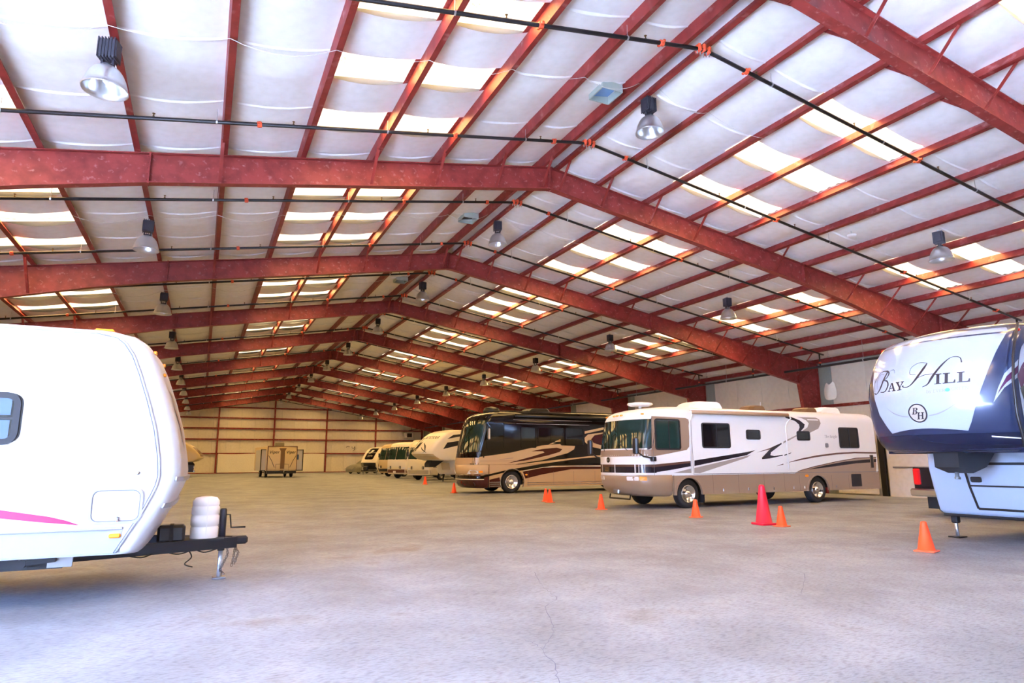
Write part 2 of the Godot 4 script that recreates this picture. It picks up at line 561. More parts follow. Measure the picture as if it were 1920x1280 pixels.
	for gy in [2.66, 4.58, 6.07, 7.49, 8.94]:
		for i in cols.size() - 1:
			var x0: float = cols[i]; var x1: float = cols[i + 1]
			var reach: float = (HR - gy) / SL - 0.3
			x0 = maxf(x0, XR - reach); x1 = minf(x1, XR + reach)
			if x1 - x0 < 0.6: continue
			b = MB.new()
			b.box(P((x0 + x1) / 2, gy, ZB + 0.03), Vector3(x1 - x0 - 0.05, 0.19, 0.1))
			b.box(P((x0 + x1) / 2, gy - 0.09, ZB - 0.05), Vector3(x1 - x0 - 0.05, 0.015, 0.08))
			part("girt", b, "primer_purlin", w)
	for q in [[XR - 7.0, 7.0], [XR + 0.1, 6.9]]:
		b = MB.new().smooth()
		drape(b, q[1], 2.5, 30, 12, 0.07)
		part("liner_sheet", b, "liner", w, Transform3D(Basis(), P(q[0], 0.12, ZB - 0.16)))
	b = MB.new(); b.box(P(XR, 0.05, ZB - 0.05), Vector3(44.0, 0.1, 0.2))
	part("base_rail", b, "primer_purlin", w)
	b = MB.new()
	for s in [[[19.15, 3.55, 0.05], [19.4, 3.7, 0.07], [19.7, 3.62, 0.05]], [[20.0, 3.7, 0.05], [20.05, 3.45, 0.06], [20.35, 3.5, 0.06], [20.4, 3.75, 0.05], [20.4, 3.3, 0.06], [20.15, 3.0, 0.04]]]:
		b.skin(ribbon(s, 5), func(u, v, d): return P(u, v, d), ZB + 0.12, 9.0)
	part("scrawl", b, "lettering", w)

func drape(b: MB, wide: float, high: float, nu: int, nv: int, amp: float) -> void:
	# hanging sheet in its own x-y plane, with soft folds towards +z
	var at = func(i: int, j: int) -> Vector3:
		var u = wide * i / nu; var v = high * j / nv
		var f = sin(u * 2.1 + v * 1.3) * 0.5 + sin(u * 3.7 - v * 2.2 + 1.0) * 0.35 + sin(u * 7.0 + 0.5) * 0.12
		return Vector3(u, v - 0.05 * sin(PI * i / nu * 2.0) * j / nv, amp * (0.4 + f * (1.0 - 0.5 * v / high)))
	for i in nu:
		for j in nv:
			b.quad(at.call(i, j), at.call(i + 1, j), at.call(i + 1, j + 1), at.call(i, j + 1))

func wall_blanket(wide: float, y0: float, y1: float) -> ArrayMesh:
	var b = MB.new().smooth()
	var n = 8; var m = 12
	var at = func(i: int, j: int) -> Vector3:
		var u = wide * i / n; var v = lerpf(y0, y1, float(j) / m)
		return Vector3(u, v, 0.05 * sqrt(maxf(0.0, sin(PI * i / n))) + 0.012 * sin(v * 3.1 + u * 2.0))
	for i in n:
		for j in m:
			b.quad(at.call(i, j), at.call(i + 1, j), at.call(i + 1, j + 1), at.call(i, j + 1))
	return b.mesh()

func rafter_depth(s: float) -> float:
	var t = [[0.0, 0.7], [10.6, 0.74], [13.0, 0.86], [16.2, 1.14], [18.4, 1.3], [20.46, 1.36], [22.0, 1.4]]
	for i in t.size() - 1:
		if s <= t[i + 1][0]:
			return lerpf(t[i][1], t[i + 1][1], (s - t[i][0]) / (t[i + 1][0] - t[i][0]))
	return 1.4

func build_frames() -> void:
	var f = thing("steel_frame", "brick-red tapered steel portal frame spanning the hall beneath the roof purlins", "steel frame", "portal frames of the hall")
	var xi = XR + 20.46          # inner face of the column at the knee
	for sd in [-1.0, 1.0]:
		var X = func(s: float) -> float: return XR + sd * s
		var ss = [0.0, 5.0, 10.6, 13.0, 16.2, 18.4, 20.46, 22.0]
		var top = []; var bot = []
		for s in ss:
			top.append(Vector3(X.call(s), HR - SL * s, 0))
			bot.append(Vector3(X.call(s), HR - SL * s - rafter_depth(s), 0))
		var b = MB.new()
		for i in ss.size() - 1:
			var z = Vector3(0, 0, 0.007)
			b.quad(top[i] + z, top[i + 1] + z, bot[i + 1] + z, bot[i] + z)
			b.quad(top[i] - z, bot[i] - z, bot[i + 1] - z, top[i + 1] - z)
			b.beam(top[i] - Vector3(0, 0.01, 0), top[i + 1] - Vector3(0, 0.01, 0), 0.22, 0.02)
			if i < 6: b.beam(bot[i] + Vector3(0, 0.01, 0), bot[i + 1] + Vector3(0, 0.01, 0), 0.22, 0.022)
		part("rafter", b, "primer", f)
		b = MB.new()
		var ki = Vector3(X.call(20.46), bot[6].y, 0); var ko = Vector3(X.call(21.95), top[7].y - 0.03, 0)
		var bi = Vector3(X.call(21.3), -0.45, 0); var bo = Vector3(X.call(21.95), -0.45, 0)
		for z in [Vector3(0, 0, 0.004), Vector3(0, 0, -0.004)]:
			b.quad(ki + z, ko + z, bo + z, bi + z)
		b.beam(ki, bi, 0.022, 0.22, Vector3.BACK)
		b.beam(ko, bo, 0.022, 0.22, Vector3.BACK)
		part("column", b, "primer", f)
		# stiffeners and bolted splices
		for s in [0.03, 10.6, 18.4, 20.46]:
			b = MB.new()
			var t: float = HR - SL * s; var d = rafter_depth(s)
			b.box(Vector3(X.call(s), t - d / 2, 0), Vector3(0.04, d + 0.03, 0.22))
			var pl = part("splice_plate", b, "primer", f)
			if s > 15.0: continue
			b = MB.new()
			for k in 5:
				for z in [-0.07, 0.07]:
					b.lathe(Vector3(X.call(s) + 0.02, t - 0.08 - k * (d - 0.16) / 4, z), [[0.018, 0.0], [0.018, 0.018]], 6, Vector3.RIGHT)
					b.lathe(Vector3(X.call(s) - 0.02, t - 0.08 - k * (d - 0.16) / 4, z), [[0.018, 0.0], [0.018, 0.018]], 6, Vector3.LEFT)
			part("bolts", b, "primer", pl).set_meta("kind", "stuff")
		# diagonal plate in the knee
		b = MB.new()
		b.beam(ki, Vector3(X.call(21.9), top[7].y - 0.1, 0), 0.1, 0.02, Vector3.UP)
		part("knee_stiffener", b, "primer", f)
		# braces from the purlins to the lower flange
		for k in [0, 1, 2, 3, 5, 7, 8, 9, 10, 11]:
			var s: float = purlin_s(k)
			if sd < 0 and k == 7: continue
			var t: float = HR - SL * s
			for z in [1.0, -1.0]:
				b = MB.new()
				var lo = Vector3(X.call(s), t - rafter_depth(s) + 0.05, 0.09 * z)
				var hi = Vector3(X.call(s), t + 0.06, (rafter_depth(s) + 0.1) * z)
				b.beam(lo, hi, 0.075, 0.008)
				b.beam(lo + Vector3(0.036, 0.03, 0), hi + Vector3(0.036, 0.03, 0), 0.008, 0.07)
				part("flange_brace", b, "primer_purlin", f)
	f.position = P(0, 0, Z1)
	f.set_meta("label", frame_label(1))
	for n in range(-1, 10):
		if n == 1: continue
		copy(f, frame_label(n)).position = P(0, 0, Z1 + (n - 1) * BAY)

func frame_label(n: int) -> String:
	return "brick-red tapered steel portal frame spanning the hall, %s from the end wall" % nth(10 - n)

func nth(k: int) -> String:
	return ["", "first", "second", "third", "fourth", "fifth", "sixth", "seventh", "eighth", "ninth", "tenth", "eleventh", "twelfth", "thirteenth", "fourteenth", "fifteenth", "sixteenth", "seventeenth", "eighteenth", "nineteenth", "twentieth", "twenty-first", "twenty-second"][k]

func purlin_s(k: int) -> float:
	return 0.3 if k == 0 else PA + k * PS

func build_ceiling() -> void:
	var c = structure("ceiling")
	# Z-shaped purlins, one length in each bay
	for sd in [-1.0, 1.0]:
		for k in 13:
			var s = purlin_s(k)
			var b = MB.new()
			var x: float = XR + sd * s; var y = HR - SL * s
			# set square to the roof slope
			var t = Basis(Vector3.BACK, -sd * atan(SL))
			var at = func(u: float, v: float) -> Vector3: return Vector3(x, y, -BAY / 2) + t * Vector3(u * sd, v, 0)
			b.box(at.call(0.0, 0.142), Vector3(0.008, 0.284, BAY), t)
			b.box(at.call(-0.06, 0.004), Vector3(0.124, 0.008, BAY), t)
			b.box(at.call(0.05, 0.28), Vector3(0.1, 0.008, BAY), t)
			b.box(at.call(-0.12, 0.02), Vector3(0.008, 0.036, BAY), t)
			var m = b.mesh()
			for n in range(-1, 10):
				part("purlin", m, "primer_purlin", c, Transform3D(Basis(), P(0, 0, Z1 + (n - 1) * BAY)))
	# insulation blankets laid over the purlins, seams at every quarter of a bay
	var q = BAY / 4
	for sd in [-1.0, 1.0]:
		for gap in [false, true]:
			var m = roof_blanket(sd, gap, q)
			for n in range(-1, 10):
				for j in 4:
					if (j > 0 and not (n == 9 and j == 3)) != gap: continue
					part("insulation_blanket", m, "insulation", c, Transform3D(Basis(), P(0, 0, Z1 + (n - 1) * BAY + j * q)))
		# skylights: ribbed translucent panels in the first metre after a seam
		for k in [2, 3, 7, 8]:
			var b = MB.new()
			var s0 = purlin_s(k) - 0.03; var s1 = purlin_s(k + 1) + 0.03
			var zs = []
			for r in 4:
				for w in [[0.0, 0.0], [0.06, 0.03], [0.1, 0.03], [0.16, 0.0]]: zs.append([r * 0.3 + w[0] - 0.06, w[1]])
			for i in zs.size() - 1:
				var f = func(s: float, e: Array) -> Vector3: return Vector3(XR + sd * s, HR - SL * s + 0.31 + e[1], -e[0])
				b.quad(f.call(s0, zs[i]), f.call(s1, zs[i]), f.call(s1, zs[i + 1]), f.call(s0, zs[i + 1]))
			var m = b.mesh()
			for n in range(-1, 10):
				for j in [1, 2, 3]:
					if n == 9 and j == 3: continue
					part("skylight_panel", m, "skylight", c, Transform3D(Basis(), P(0, 0, Z1 + (n - 1) * BAY + j * q)))
	# outer roof sheets
	var b = MB.new()
	for sd in [-1.0, 1.0]:
		var sheet = func(s0: float, s1: float, z0: float, z1: float) -> void:
			var p = []
			for o in [0.37, 0.41]:
				for e in [[s0, z0], [s1, z0], [s1, z1], [s0, z1]]: p.append(P(XR + sd * e[0], HR - SL * e[0] + o, e[1]))
			b.hexa(p)
		sheet.call(0.0, 22.4, -11.3, Z1 - 2 * BAY)
		for n in range(-1, 10):
			var z0 = Z1 + (n - 1) * BAY
			sheet.call(0.0, 22.4, z0, z0 + BAY)
	part("roof_sheet", b, "deck", c)
	# the daylight that the skylight panels let through: one lamp below each strip
	for sd in [-1.0, 1.0]:
		for k in [2, 7]:
			for n in range(-1, 10):
				for j in [1, 2, 3]:
					if n == 9 and j == 3: continue
					var s = purlin_s(k + 1)
					var l = AreaLight3D.new()
					l.name = "skylight_glow"
					l.area_size = Vector2(PS * 2 - 0.1, 0.9)
					l.area_normalize_energy = false
					l.light_energy = SKYLIGHT
					l.light_color = rgb(255, 200, 112)
					l.shadow_enabled = true
					l.area_range = 60.0
					c.add_child(l, true)
					l.position = P(XR + sd * s, HR - SL * s + 0.28, Z1 + (n - 1) * BAY + j * q + 0.47)
					l.rotation = Vector3(-PI / 2, 0, 0)
					l.rotate(Vector3.BACK, -sd * atan(SL))

func roof_blanket(sd: float, gap: bool, q: float) -> ArrayMesh:
	var b = MB.new().smooth()
	var vs = [0.0, 0.015, 0.03, 0.045, 0.06, 0.08, 0.12, 0.3, 0.6, 0.96, 1.05, 1.4, 1.8, 2.1, q + 0.01]
	var f = func(s: float, sag: float, v: float) -> Vector3:
		var fold = 0.045 * exp(-pow((v - 0.045) / 0.022, 2.0))
		var dip = 0.02 * sin(PI * v / q)
		var edge = 0.0
		if gap and v > 0.9: edge = 0.035 * exp(-(v - 0.96) / 0.15)
		return Vector3(XR + sd * s, HR - SL * s + 0.28 - fold * (0.3 + 0.7 * sag) - sag * (0.085 + dip + edge + 0.01 * sin(v * 5.0 + s * 2.0)), -v)
	var bounds = [0.0]
	for k in 13: bounds.append(purlin_s(k))
	bounds.append(22.3)
	for i in bounds.size() - 1:
		var n = 2 if bounds[i + 1] - bounds[i] < 1.0 else 7
		var hole: bool = gap and (i - 1) in [2, 3, 7, 8]
		for u in n:
			var t0 = float(u) / n; var t1 = float(u + 1) / n
			var s0 = lerpf(bounds[i], bounds[i + 1], t0); var s1 = lerpf(bounds[i], bounds[i + 1], t1)
			var g0 = 4 * t0 * (1 - t0) if n > 2 else 0.0; var g1 = 4 * t1 * (1 - t1) if n > 2 else 0.0
			for j in vs.size() - 1:
				if hole and vs[j] < 0.95: continue
				b.quad(f.call(s0, g0, vs[j]), f.call(s1, g1, vs[j]), f.call(s1, g1, vs[j + 1]), f.call(s0, g0, vs[j + 1]))
	return b.mesh()

func build_pipes() -> void:
	# branch lines of the sprinkler system, two in each bay, following the roof below the purlins
	var y = func(x: float) -> float: return roof_y(x) - 0.25
	var line = thing("sprinkler_pipe", "black sprinkler branch pipe with orange couplings hung across the hall below the purlins", "pipe", "sprinkler branch pipes")
	var x0 = XL + 2.2; var x1 = XR + 19.8
	part("pipe", MB.new().smooth().tube([Vector3(x0, y.call(x0), 0), Vector3(XR - 0.35, y.call(XR - 0.35), 0), Vector3(XR, y.call(XR) - 0.02, 0), Vector3(XR + 0.35, y.call(XR + 0.35), 0), Vector3(x1, y.call(x1), 0)], 0.042, 8), "pipe", line)
	var coupling = func(x: float, r: float) -> void:
		var d = Vector3(1, -SL * signf(x - XR), 0).normalized()
		var b = MB.new()
		b.lathe(Vector3(x, y.call(x), 0) - d * 0.05, [[0.05, 0.0], [r, 0.012], [r, 0.088], [0.05, 0.1]], 10, d)
		for z in [-1, 1]: b.cbox(Vector3(x, y.call(x), z * (r + 0.02)), Vector3(0.06, 0.05, 0.06), 0.01)
		part("coupling", b, "coupling", line)
	for dx in [-14.6, -8.4, -3.9, -1.1, 1.2, 6.9, 12.9, 18.2]: coupling.call(XR + dx, 0.066)
	# the jointed elbow at the ridge: orange housing, bolts below
	var b = MB.new()
	for q in [-0.13, 0.0, 0.13]: b.cbox(Vector3(XR + q, y.call(XR) + 0.01 - absf(q) * 0.2, 0), Vector3(0.08, 0.17, 0.17), 0.025, Basis(Vector3.BACK, -q * 1.5))
	var el = part("ridge_elbow", b, "coupling", line)
	b = MB.new()
	for k in 5: b.lathe(Vector3(XR - 0.16 + k * 0.08, y.call(XR) - 0.19 + absf(k - 2.0) * 0.025, 0), [[0.016, 0.0], [0.016, 0.1]], 6)
	part("bolt_row", b, "zinc", el)
	for k in [1, 3, 5, 7, 9, 11]:
		for sd in [-1.0, 1.0]:
			var s = purlin_s(k) + 0.14
			var x: float = XR + sd * s
			if x < x0: continue
			b = MB.new()
			b.tube([Vector3(x, y.call(x) - 0.05, 0), Vector3(x, roof_y(x) + 0.04, 0)], 0.007, 5)
			b.lathe(Vector3(x - 0.02, y.call(x), 0), [[0.05, 0.0], [0.05, 0.035]], 8, Vector3.RIGHT)
			part("hanger", b, "zinc", line)
	for s in [1.5, 4.6, 7.7, 10.4, 13.6, 16.7, 19.0]:
		for sd in [-1.0, 1.0]:
			var x: float = XR + sd * s
			if x < x0: continue
			b = MB.new()
			b.lathe(Vector3(x, y.call(x) + 0.03, 0), [[0.02, 0.0], [0.02, 0.03], [0.012, 0.04], [0.012, 0.075], [0.03, 0.08], [0.03, 0.086]], 8)
			part("sprinkler_head", b, "bronze", line)
	# riser down to the main along the eave
	b = MB.new().smooth()
	b.tube([Vector3(x1 - 0.3, y.call(x1 - 0.3), 0), Vector3(x1 - 0.3, 6.2, 0)], 0.036, 8)
	part("riser", b, "pipe", line)
	b = MB.new()
	b.lathe(Vector3(x1 - 0.3, 6.3, 0), [[0.04, 0.0], [0.062, 0.01], [0.062, 0.08], [0.04, 0.09]], 10)
	part("coupling", b, "coupling", line)
	line.position = P(0, 0, Z1 - 0.25 * BAY)
	line.set_meta("label", pipe_label(0, 0.75))
	for n in range(-1, 10):
		for q in [0.25, 0.75]:
			if n == 0 and q == 0.75: continue
			copy(line, pipe_label(n, q)).position = P(0, 0, Z1 + (n - 1 + q) * BAY)
	# main along the right eave
	var mp = thing("sprinkler_main", "long dark sprinkler main pipe running along the right eave", "pipe")
	part("pipe", MB.new().smooth().tube([P(28.5, 6.14, -5), P(28.5, 6.14, ZB - 0.4)], 0.06, 10), "pipe", mp)
	for n in range(1, 9):
		for q in [0.1, 0.48]:
			var z = Z1 + (n - 1 + q) * BAY
			b = MB.new()
			b.tube([P(28.5, 6.08, z), P(28.5, roof_y(28.5) + 0.1, z)], 0.008, 5)
			b.lathe(P(28.5, 6.14, z - 0.02), [[0.07, 0.0], [0.07, 0.04]], 8, Vector3.FORWARD)
			part("hanger", b, "zinc", mp)
	# thin cables slung from purlin to purlin along the lamp rows
	for n in [0, 1, 2]:
		var z = Z1 + (n - 0.5) * BAY
		var c = thing("electric_cable", "thin pale cable slung between purlins by the lamps %s from the end wall" % nth(10 - n), "cable", "cables below the ceiling")
		for k in range(0, 8):
			for sd in [-1.0, 1.0]:
				if sd > 0 and k > 1: continue
				var pts = []
				for i in 9:
					var t = i / 8.0
					var s = lerpf(purlin_s(k), purlin_s(k + 1), t)
					pts.append(P(XR + sd * s, HR - SL * s - 0.03 - 0.22 * 4 * t * (1 - t) * (1.0 if k % 2 == 0 else 0.55), z - 0.45))
				part("span", MB.new().tube(pts, 0.006, 4), "cable", c)
	# detector on the ceiling
	var sm = thing("smoke_detector", "round white detector on the underside of the ceiling near a hanging lamp", "detector")
	part("body", MB.new().smooth().lathe(Vector3.ZERO, [[0.0, -0.02], [0.1, -0.02], [0.14, 0.03], [0.14, 0.07], [0.0, 0.07]], 14), "white_plastic", sm)
	sm.position = P(18.7, roof_y(18.7) - 0.1, 13.6)
	part("stem", MB.new().lathe(Vector3(0, 0.07, 0), [[0.015, 0.0], [0.015, 0.14]], 6), "zinc", sm)

func pipe_label(n: int, q: float) -> String:
	return "black sprinkler branch pipe with orange couplings across the hall, %s from the end wall" % nth((9 - n) * 2 + (1 if q > 0.5 else 2))

func build_lamps() -> void:
	var l = thing("high_bay_lamp", "", "lamp", "high bay lamps")
	var b = MB.new()
	b.cbox(Vector3(0, -0.2, 0), Vector3(0.3, 0.34, 0.24), 0.03)
	for k in 6: b.box(Vector3(-0.125 + k * 0.05, -0.2, 0), Vector3(0.016, 0.36, 0.27))
	part("ballast_housing", b, "ballast", l)
	b = MB.new(); b.tube([Vector3(0, 0.05, 0), Vector3(0, -0.05, 0)], 0.03, 8)
	part("hook", b, "zinc", l)
	b = MB.new()
	for s in [-1, 1]: b.box(Vector3(s * 0.085, -0.43, 0), Vector3(0.035, 0.16, 0.06))
	b.lathe(Vector3(0, -0.52, 0), [[0.09, 0.0], [0.09, 0.06], [0.05, 0.08]], 12)
	part("bracket", b, "ballast", l)
	var prof = [[0.085, -0.5], [0.14, -0.515], [0.2, -0.56], [0.25, -0.63], [0.29, -0.72], [0.32, -0.82], [0.34, -0.93]]
	var full = prof.duplicate()
	full.append([0.352, -0.93])
	full.append([0.352, -0.915])
	full.append([0.33, -0.9])
	for k in range(prof.size() - 2, -1, -1): full.append([prof[k][0] - 0.008, prof[k][1] - 0.008])
	var shade = MB.new().smooth()
	var rings = []
	for p in full:
		var ring = PackedVector3Array()
		for k in 24: ring.append(Vector3(p[0] * cos(TAU * k / 24), p[1], p[0] * sin(TAU * k / 24)))
		rings.append(ring)
	shade.loft(rings)
	part("reflector", shade, "spun_aluminium", l)
	part("bulb", MB.new().smooth().lathe(Vector3(0, -0.52, 0), [[0.03, 0.0], [0.03, -0.08], [0.05, -0.12], [0.055, -0.2], [0.045, -0.26], [0.0, -0.29]], 12), "lamp_glass", l)
	var rows = [[XR - purlin_s(6), "silver-domed high bay lamp in the left row, %s from the end wall"], [XR + 0.3, "silver-domed high bay lamp in the ridge row, %s from the end wall"], [XR + purlin_s(6) + 0.35, "silver-domed high bay lamp in the right row, %s from the end wall"]]
	var first = true
	for r in rows:
		for n in range(0, 10):
			var o = l if first else copy(l)
			first = false
			o.set_meta("label", r[1] % nth(10 - n))
			o.position = P(r[0], roof_y(r[0]) - 0.02, Z1 + (n - 0.5) * BAY)
			o.rotation.y = 0.3 * sin(n * 2.3 + r[0])
	# the hood of a roof vent beside the ridge in some bays
	for n in [0, 1, 2, 6]:
		var v = thing("roof_vent", "sheet-metal roof vent beside the ridge purlins, above the ridge lamp %s from the end wall" % nth(10 - n), "vent", "roof vents at the ridge")
		b = MB.new()
		for s in [-1, 1]:
			b.box(Vector3(s * 0.28, 0.1, 0), Vector3(0.03, 0.2, 0.6)); b.box(Vector3(0, 0.1, s * 0.3), Vector3(0.56, 0.2, 0.03))
		part("collar", b, "metal_sheet", v)
		part("damper", MB.new().box(Vector3(0, 0.16, 0), Vector3(0.52, 0.02, 0.56), Basis(Vector3.BACK, 0.2)), "glass_blue" if n == 0 else "black_trim", v)
		v.position = P(XR - 0.75, roof_y(XR - 0.75) + 0.01, Z1 + (n - 0.5) * BAY + 0.3)

func build_objects() -> void:
	build_left_trailer()
	build_bay_hill()
	build_knight()
	build_coach()
	build_truck("dark pickup truck standing behind the fifth-wheel trailer with the script lettering", P(17.2, 0, 10.5), 0.0, "truck_paint")
	build_far_fifth_wheel("cream fifth-wheel trailer with black side stripes, its nose above the silver-grilled motor home", P(13.6, 0, 44.6), 0.3, {"body": "gelcoat_cream", "glass": "black_gloss", "chin": "beige_paint", "band": "black_trim", "low": "gelcoat_cream", "text": "MONTANA"})
	small_motor_home("pale motor home with a wide silver grille under the cream fifth-wheel trailer's nose", P(15.3, 0, 50.0), 0.55, {"h": 3.0, "body": "gelcoat_cream", "band": "silver_paint", "slat": "silver_paint", "bumper": "silver_paint"})
	small_motor_home("cream motor home with a brown lower front and a small number plate", P(15.3, 0, 56.5), 0.5, {"h": 3.15, "body": "gelcoat_cream", "band": "maroon_paint", "slat": "steel", "bumper": "maroon_paint", "plate": true})
	small_motor_home("yellowish motor home with a dark front, half hidden beside the travel trailer", P(16.3, 0, 64.0), 0.45, {"h": 3.2, "body": "beige_paint", "band": "black_trim", "slat": "black_trim", "bumper": "beige_paint"})
	build_jayco()
	build_covered_car()
	build_wide_trailer()
	build_far_fifth_wheel("tan fifth-wheel trailer with a dark round nose emblem beside the left wall", P(0.3, 0, 80.0), PI, {"body": "beige_paint", "glass": "brown_paint", "chin": "beige_paint", "band": "brown_paint", "low": "black_trim"})
	build_truck("dark pickup truck with a chrome grille under the tan fifth-wheel trailer's nose", P(-6.4, 0, 76.3), 0.0, "truck_paint")
	var a = thing("air_conditioner", "boxy wall air conditioner with a dark grille mounted on the end wall", "air conditioner")
	part("case", MB.new().cbox(Vector3(0, 0, 0.35), Vector3(1.3, 0.75, 0.7), 0.04), "white_plastic", a)
	part("grille", MB.new().cbox(Vector3(0.1, 0, 0.7), Vector3(0.75, 0.6, 0.04), 0.02), "black_trim", a)
	a.position = P(28.4, 5.4, ZB + 0.1)
	build_cones()

func cone(h: float, r: float, base: float, label: String, at: Vector3, m := "cone_orange", turn := 0.0) -> void:
	var c = thing("traffic_cone", label, "traffic cone", "traffic cones")
	var b = MB.new()
	b.cbox(Vector3(0, 0.0125 * h / 0.46, 0), Vector3(base, 0.025 * h / 0.46, base), 0.01)
	part("base", b, "cone_worn" if m == "cone_orange" else m, c)
	b = MB.new().smooth()
	b.lathe(Vector3.ZERO, [[r * 1.08, 0.02], [r * 1.05, 0.05 * h], [r, 0.055 * h], [r * 0.36, h * 0.95], [r * 0.33, h * 0.985], [r * 0.22, h], [r * 0.16, h], [r * 0.12, h * 0.97]], 20)
	part("cone", b, m, c)
	c.position = at; c.rotation.y = turn

func build_cones() -> void:
	cone(0.46, 0.125, 0.3, "small orange traffic cone on the floor in front of the fifth-wheel trailer's landing leg", P(10.48, 0, 6.9), "cone_orange", 0.3)
	cone(0.44, 0.115, 0.27, "small orange traffic cone standing right beside the tall red cone", P(11.61, 0, 10.82), "cone_orange", 0.1)
	cone(0.88, 0.18, 0.4, "tall red traffic cone beside a small orange one", P(11.59, 0, 11.3), "cone_red", -0.1)
	cone(0.45, 0.12, 0.28, "small orange traffic cone in front of the white motor home's front wheel", P(11.53, 0, 13.5), "cone_orange", 0.5)
	cone(0.45, 0.115, 0.27, "small orange traffic cone before the nose of the white and taupe motor home", P(10.94, 0, 17.0), "cone_orange", 0.2)
	cone(0.46, 0.11, 0.27, "orange traffic cone of a close pair, the one farther from the black coach", P(11.2, 0, 20.7), "cone_orange", 0.4)
	cone(0.46, 0.11, 0.27, "orange traffic cone of a close pair, the one nearer to the black coach", P(11.33, 0, 21.25), "cone_orange", -0.2)
	cone(0.46, 0.115, 0.27, "small orange traffic cone before the nose of the black and tan coach", P(10.71, 0, 29.1), "cone_orange", 0.3)
	cone(0.5, 0.13, 0.3, "small orange traffic cone before the silver-grilled motor home under the cream fifth-wheel trailer's nose", P(13.08, 0, 40.9), "cone_orange", 0.0)

const KNIGHT_ART := {
	"cab_panel": [[0.6,2.76],[1.89,2.73],[2.01,2.69],[2.04,2.56],[1.98,1.85],[1.88,1.75],[1.18,1.64],[0.54,1.55]],
	"edge_a": [[0.52,1.31],[2.04,1.42],[2.04,1.36],[0.52,1.23]],
	"dark_a": [[0.52,1.23],[2.04,1.36],[2.03,1.26],[1.3,1.16],[0.51,1.07]],
	"dark_b": [[2.15,1.43],[4.33,1.69],[4.7,1.75],[4.32,1.59],[2.14,1.26]],
	"taupe_a": [[1.32,1.06],[2.02,1.19],[2.01,1.05]],
	"taupe_b": [[2.13,1.2],[4.32,1.57],[4.49,1.6],[4.31,1.51],[2.34,1.04],[2.12,1.05]],
	"curve_dark": [[6.17,2.9],[6.49,2.87],[6.86,2.76],[7.07,2.63],[7.02,2.52],[6.82,2.38],[6.73,2.4],[6.81,2.52],[6.8,2.62],[6.62,2.74],[6.21,2.83]],
	"curve_grey": [[6.73,2.88],[7.65,2.88],[7.81,2.82],[7.86,2.68],[7.72,2.5],[7.29,2.35],[6.61,2.21],[5.97,1.97],[6.0,2.04],[6.61,2.26],[6.91,2.4],[7.19,2.53],[7.28,2.67],[7.15,2.78],[6.92,2.85]],
	"boomerang": [[5.91,1.99],[5.51,1.86],[5.32,1.76],[4.96,1.5],[4.98,1.46],[5.29,1.48],[5.91,1.57],[5.91,1.6],[5.52,1.56],[5.35,1.59],[5.39,1.68],[5.9,1.95]],
	"thin": [[4.73,1.67],[5.32,1.81],[5.91,2.0],[5.83,1.94],[5.32,1.77]],
	"tick": [[5.98,1.6],[6.33,1.68],[6.26,1.64],[5.98,1.57]],
	"arc": [[5.99,1.32],[6.71,1.47],[7.49,1.58],[8.49,1.67],[9.41,1.7],[10.59,1.69],[10.58,1.64],[9.41,1.65],[8.48,1.61],[7.48,1.52],[6.7,1.42]],
	"arc_tail": [[5.57,1.23],[5.9,1.31],[5.91,1.28]],
	"rear_brown": [[6.37,0.97],[6.66,1.07],[7.34,1.19],[8.44,1.35],[9.48,1.47],[10.55,1.5],[10.45,0.86],[6.36,0.92]],
	"rear_dark": [[7.04,1.11],[7.93,1.25],[8.95,1.37],[10.01,1.43],[10.55,1.45],[10.53,1.34],[9.46,1.3],[7.92,1.17]],
}
const COACH_ART := {
	"black_top": [[0.56,3.83],[7.24,3.99],[8.37,4.02],[8.28,1.75],[6.61,1.7],[3.72,1.43],[2.34,1.3],[2.97,1.39],[3.72,1.48],[5.11,1.81],[5.46,1.99],[5.52,2.15],[4.76,2.17],[4.68,2.26],[3.68,2.16],[2.05,1.74],[0.57,1.53]],
	"teardrop": [[1.86,1.34],[3.22,1.66],[3.83,1.83],[3.75,1.89],[3.13,1.89],[3.73,2.0],[4.5,2.06],[4.81,1.99],[4.65,1.86],[4.03,1.7],[2.97,1.49]],
	"spike": [[4.05,2.21],[4.71,2.47],[4.72,2.36],[4.16,2.21]],
	"black_band": [[0.57,0.78],[1.76,1.02],[2.97,1.2],[4.23,1.38],[5.79,1.56],[8.27,1.7],[8.25,1.21],[6.81,1.22],[4.22,1.21],[2.72,1.02],[1.86,0.95],[0.57,0.69]],
	"burg_band": [[2.68,0.96],[3.72,1.13],[5.26,1.18],[8.25,1.14],[8.25,1.05],[5.25,1.04],[3.71,0.82],[2.81,0.64]],
	"burg_front": [[0.57,0.64],[1.76,0.8],[1.57,0.6],[1.55,0.25],[0.57,0.25]],
	"ring_tan": [[7.19,2.83],[6.26,2.71],[6.06,2.54],[6.08,2.34],[6.35,2.13],[7.16,1.98],[7.17,2.14],[6.57,2.3],[6.44,2.48],[6.64,2.67],[7.19,2.77]],
	"ring_burg": [[6.45,2.48],[6.65,2.66],[7.19,2.76],[7.17,2.15],[6.58,2.3]],
	"ring_stripe": [[6.08,2.86],[7.2,3.08],[7.2,2.96],[6.08,2.74]],
}
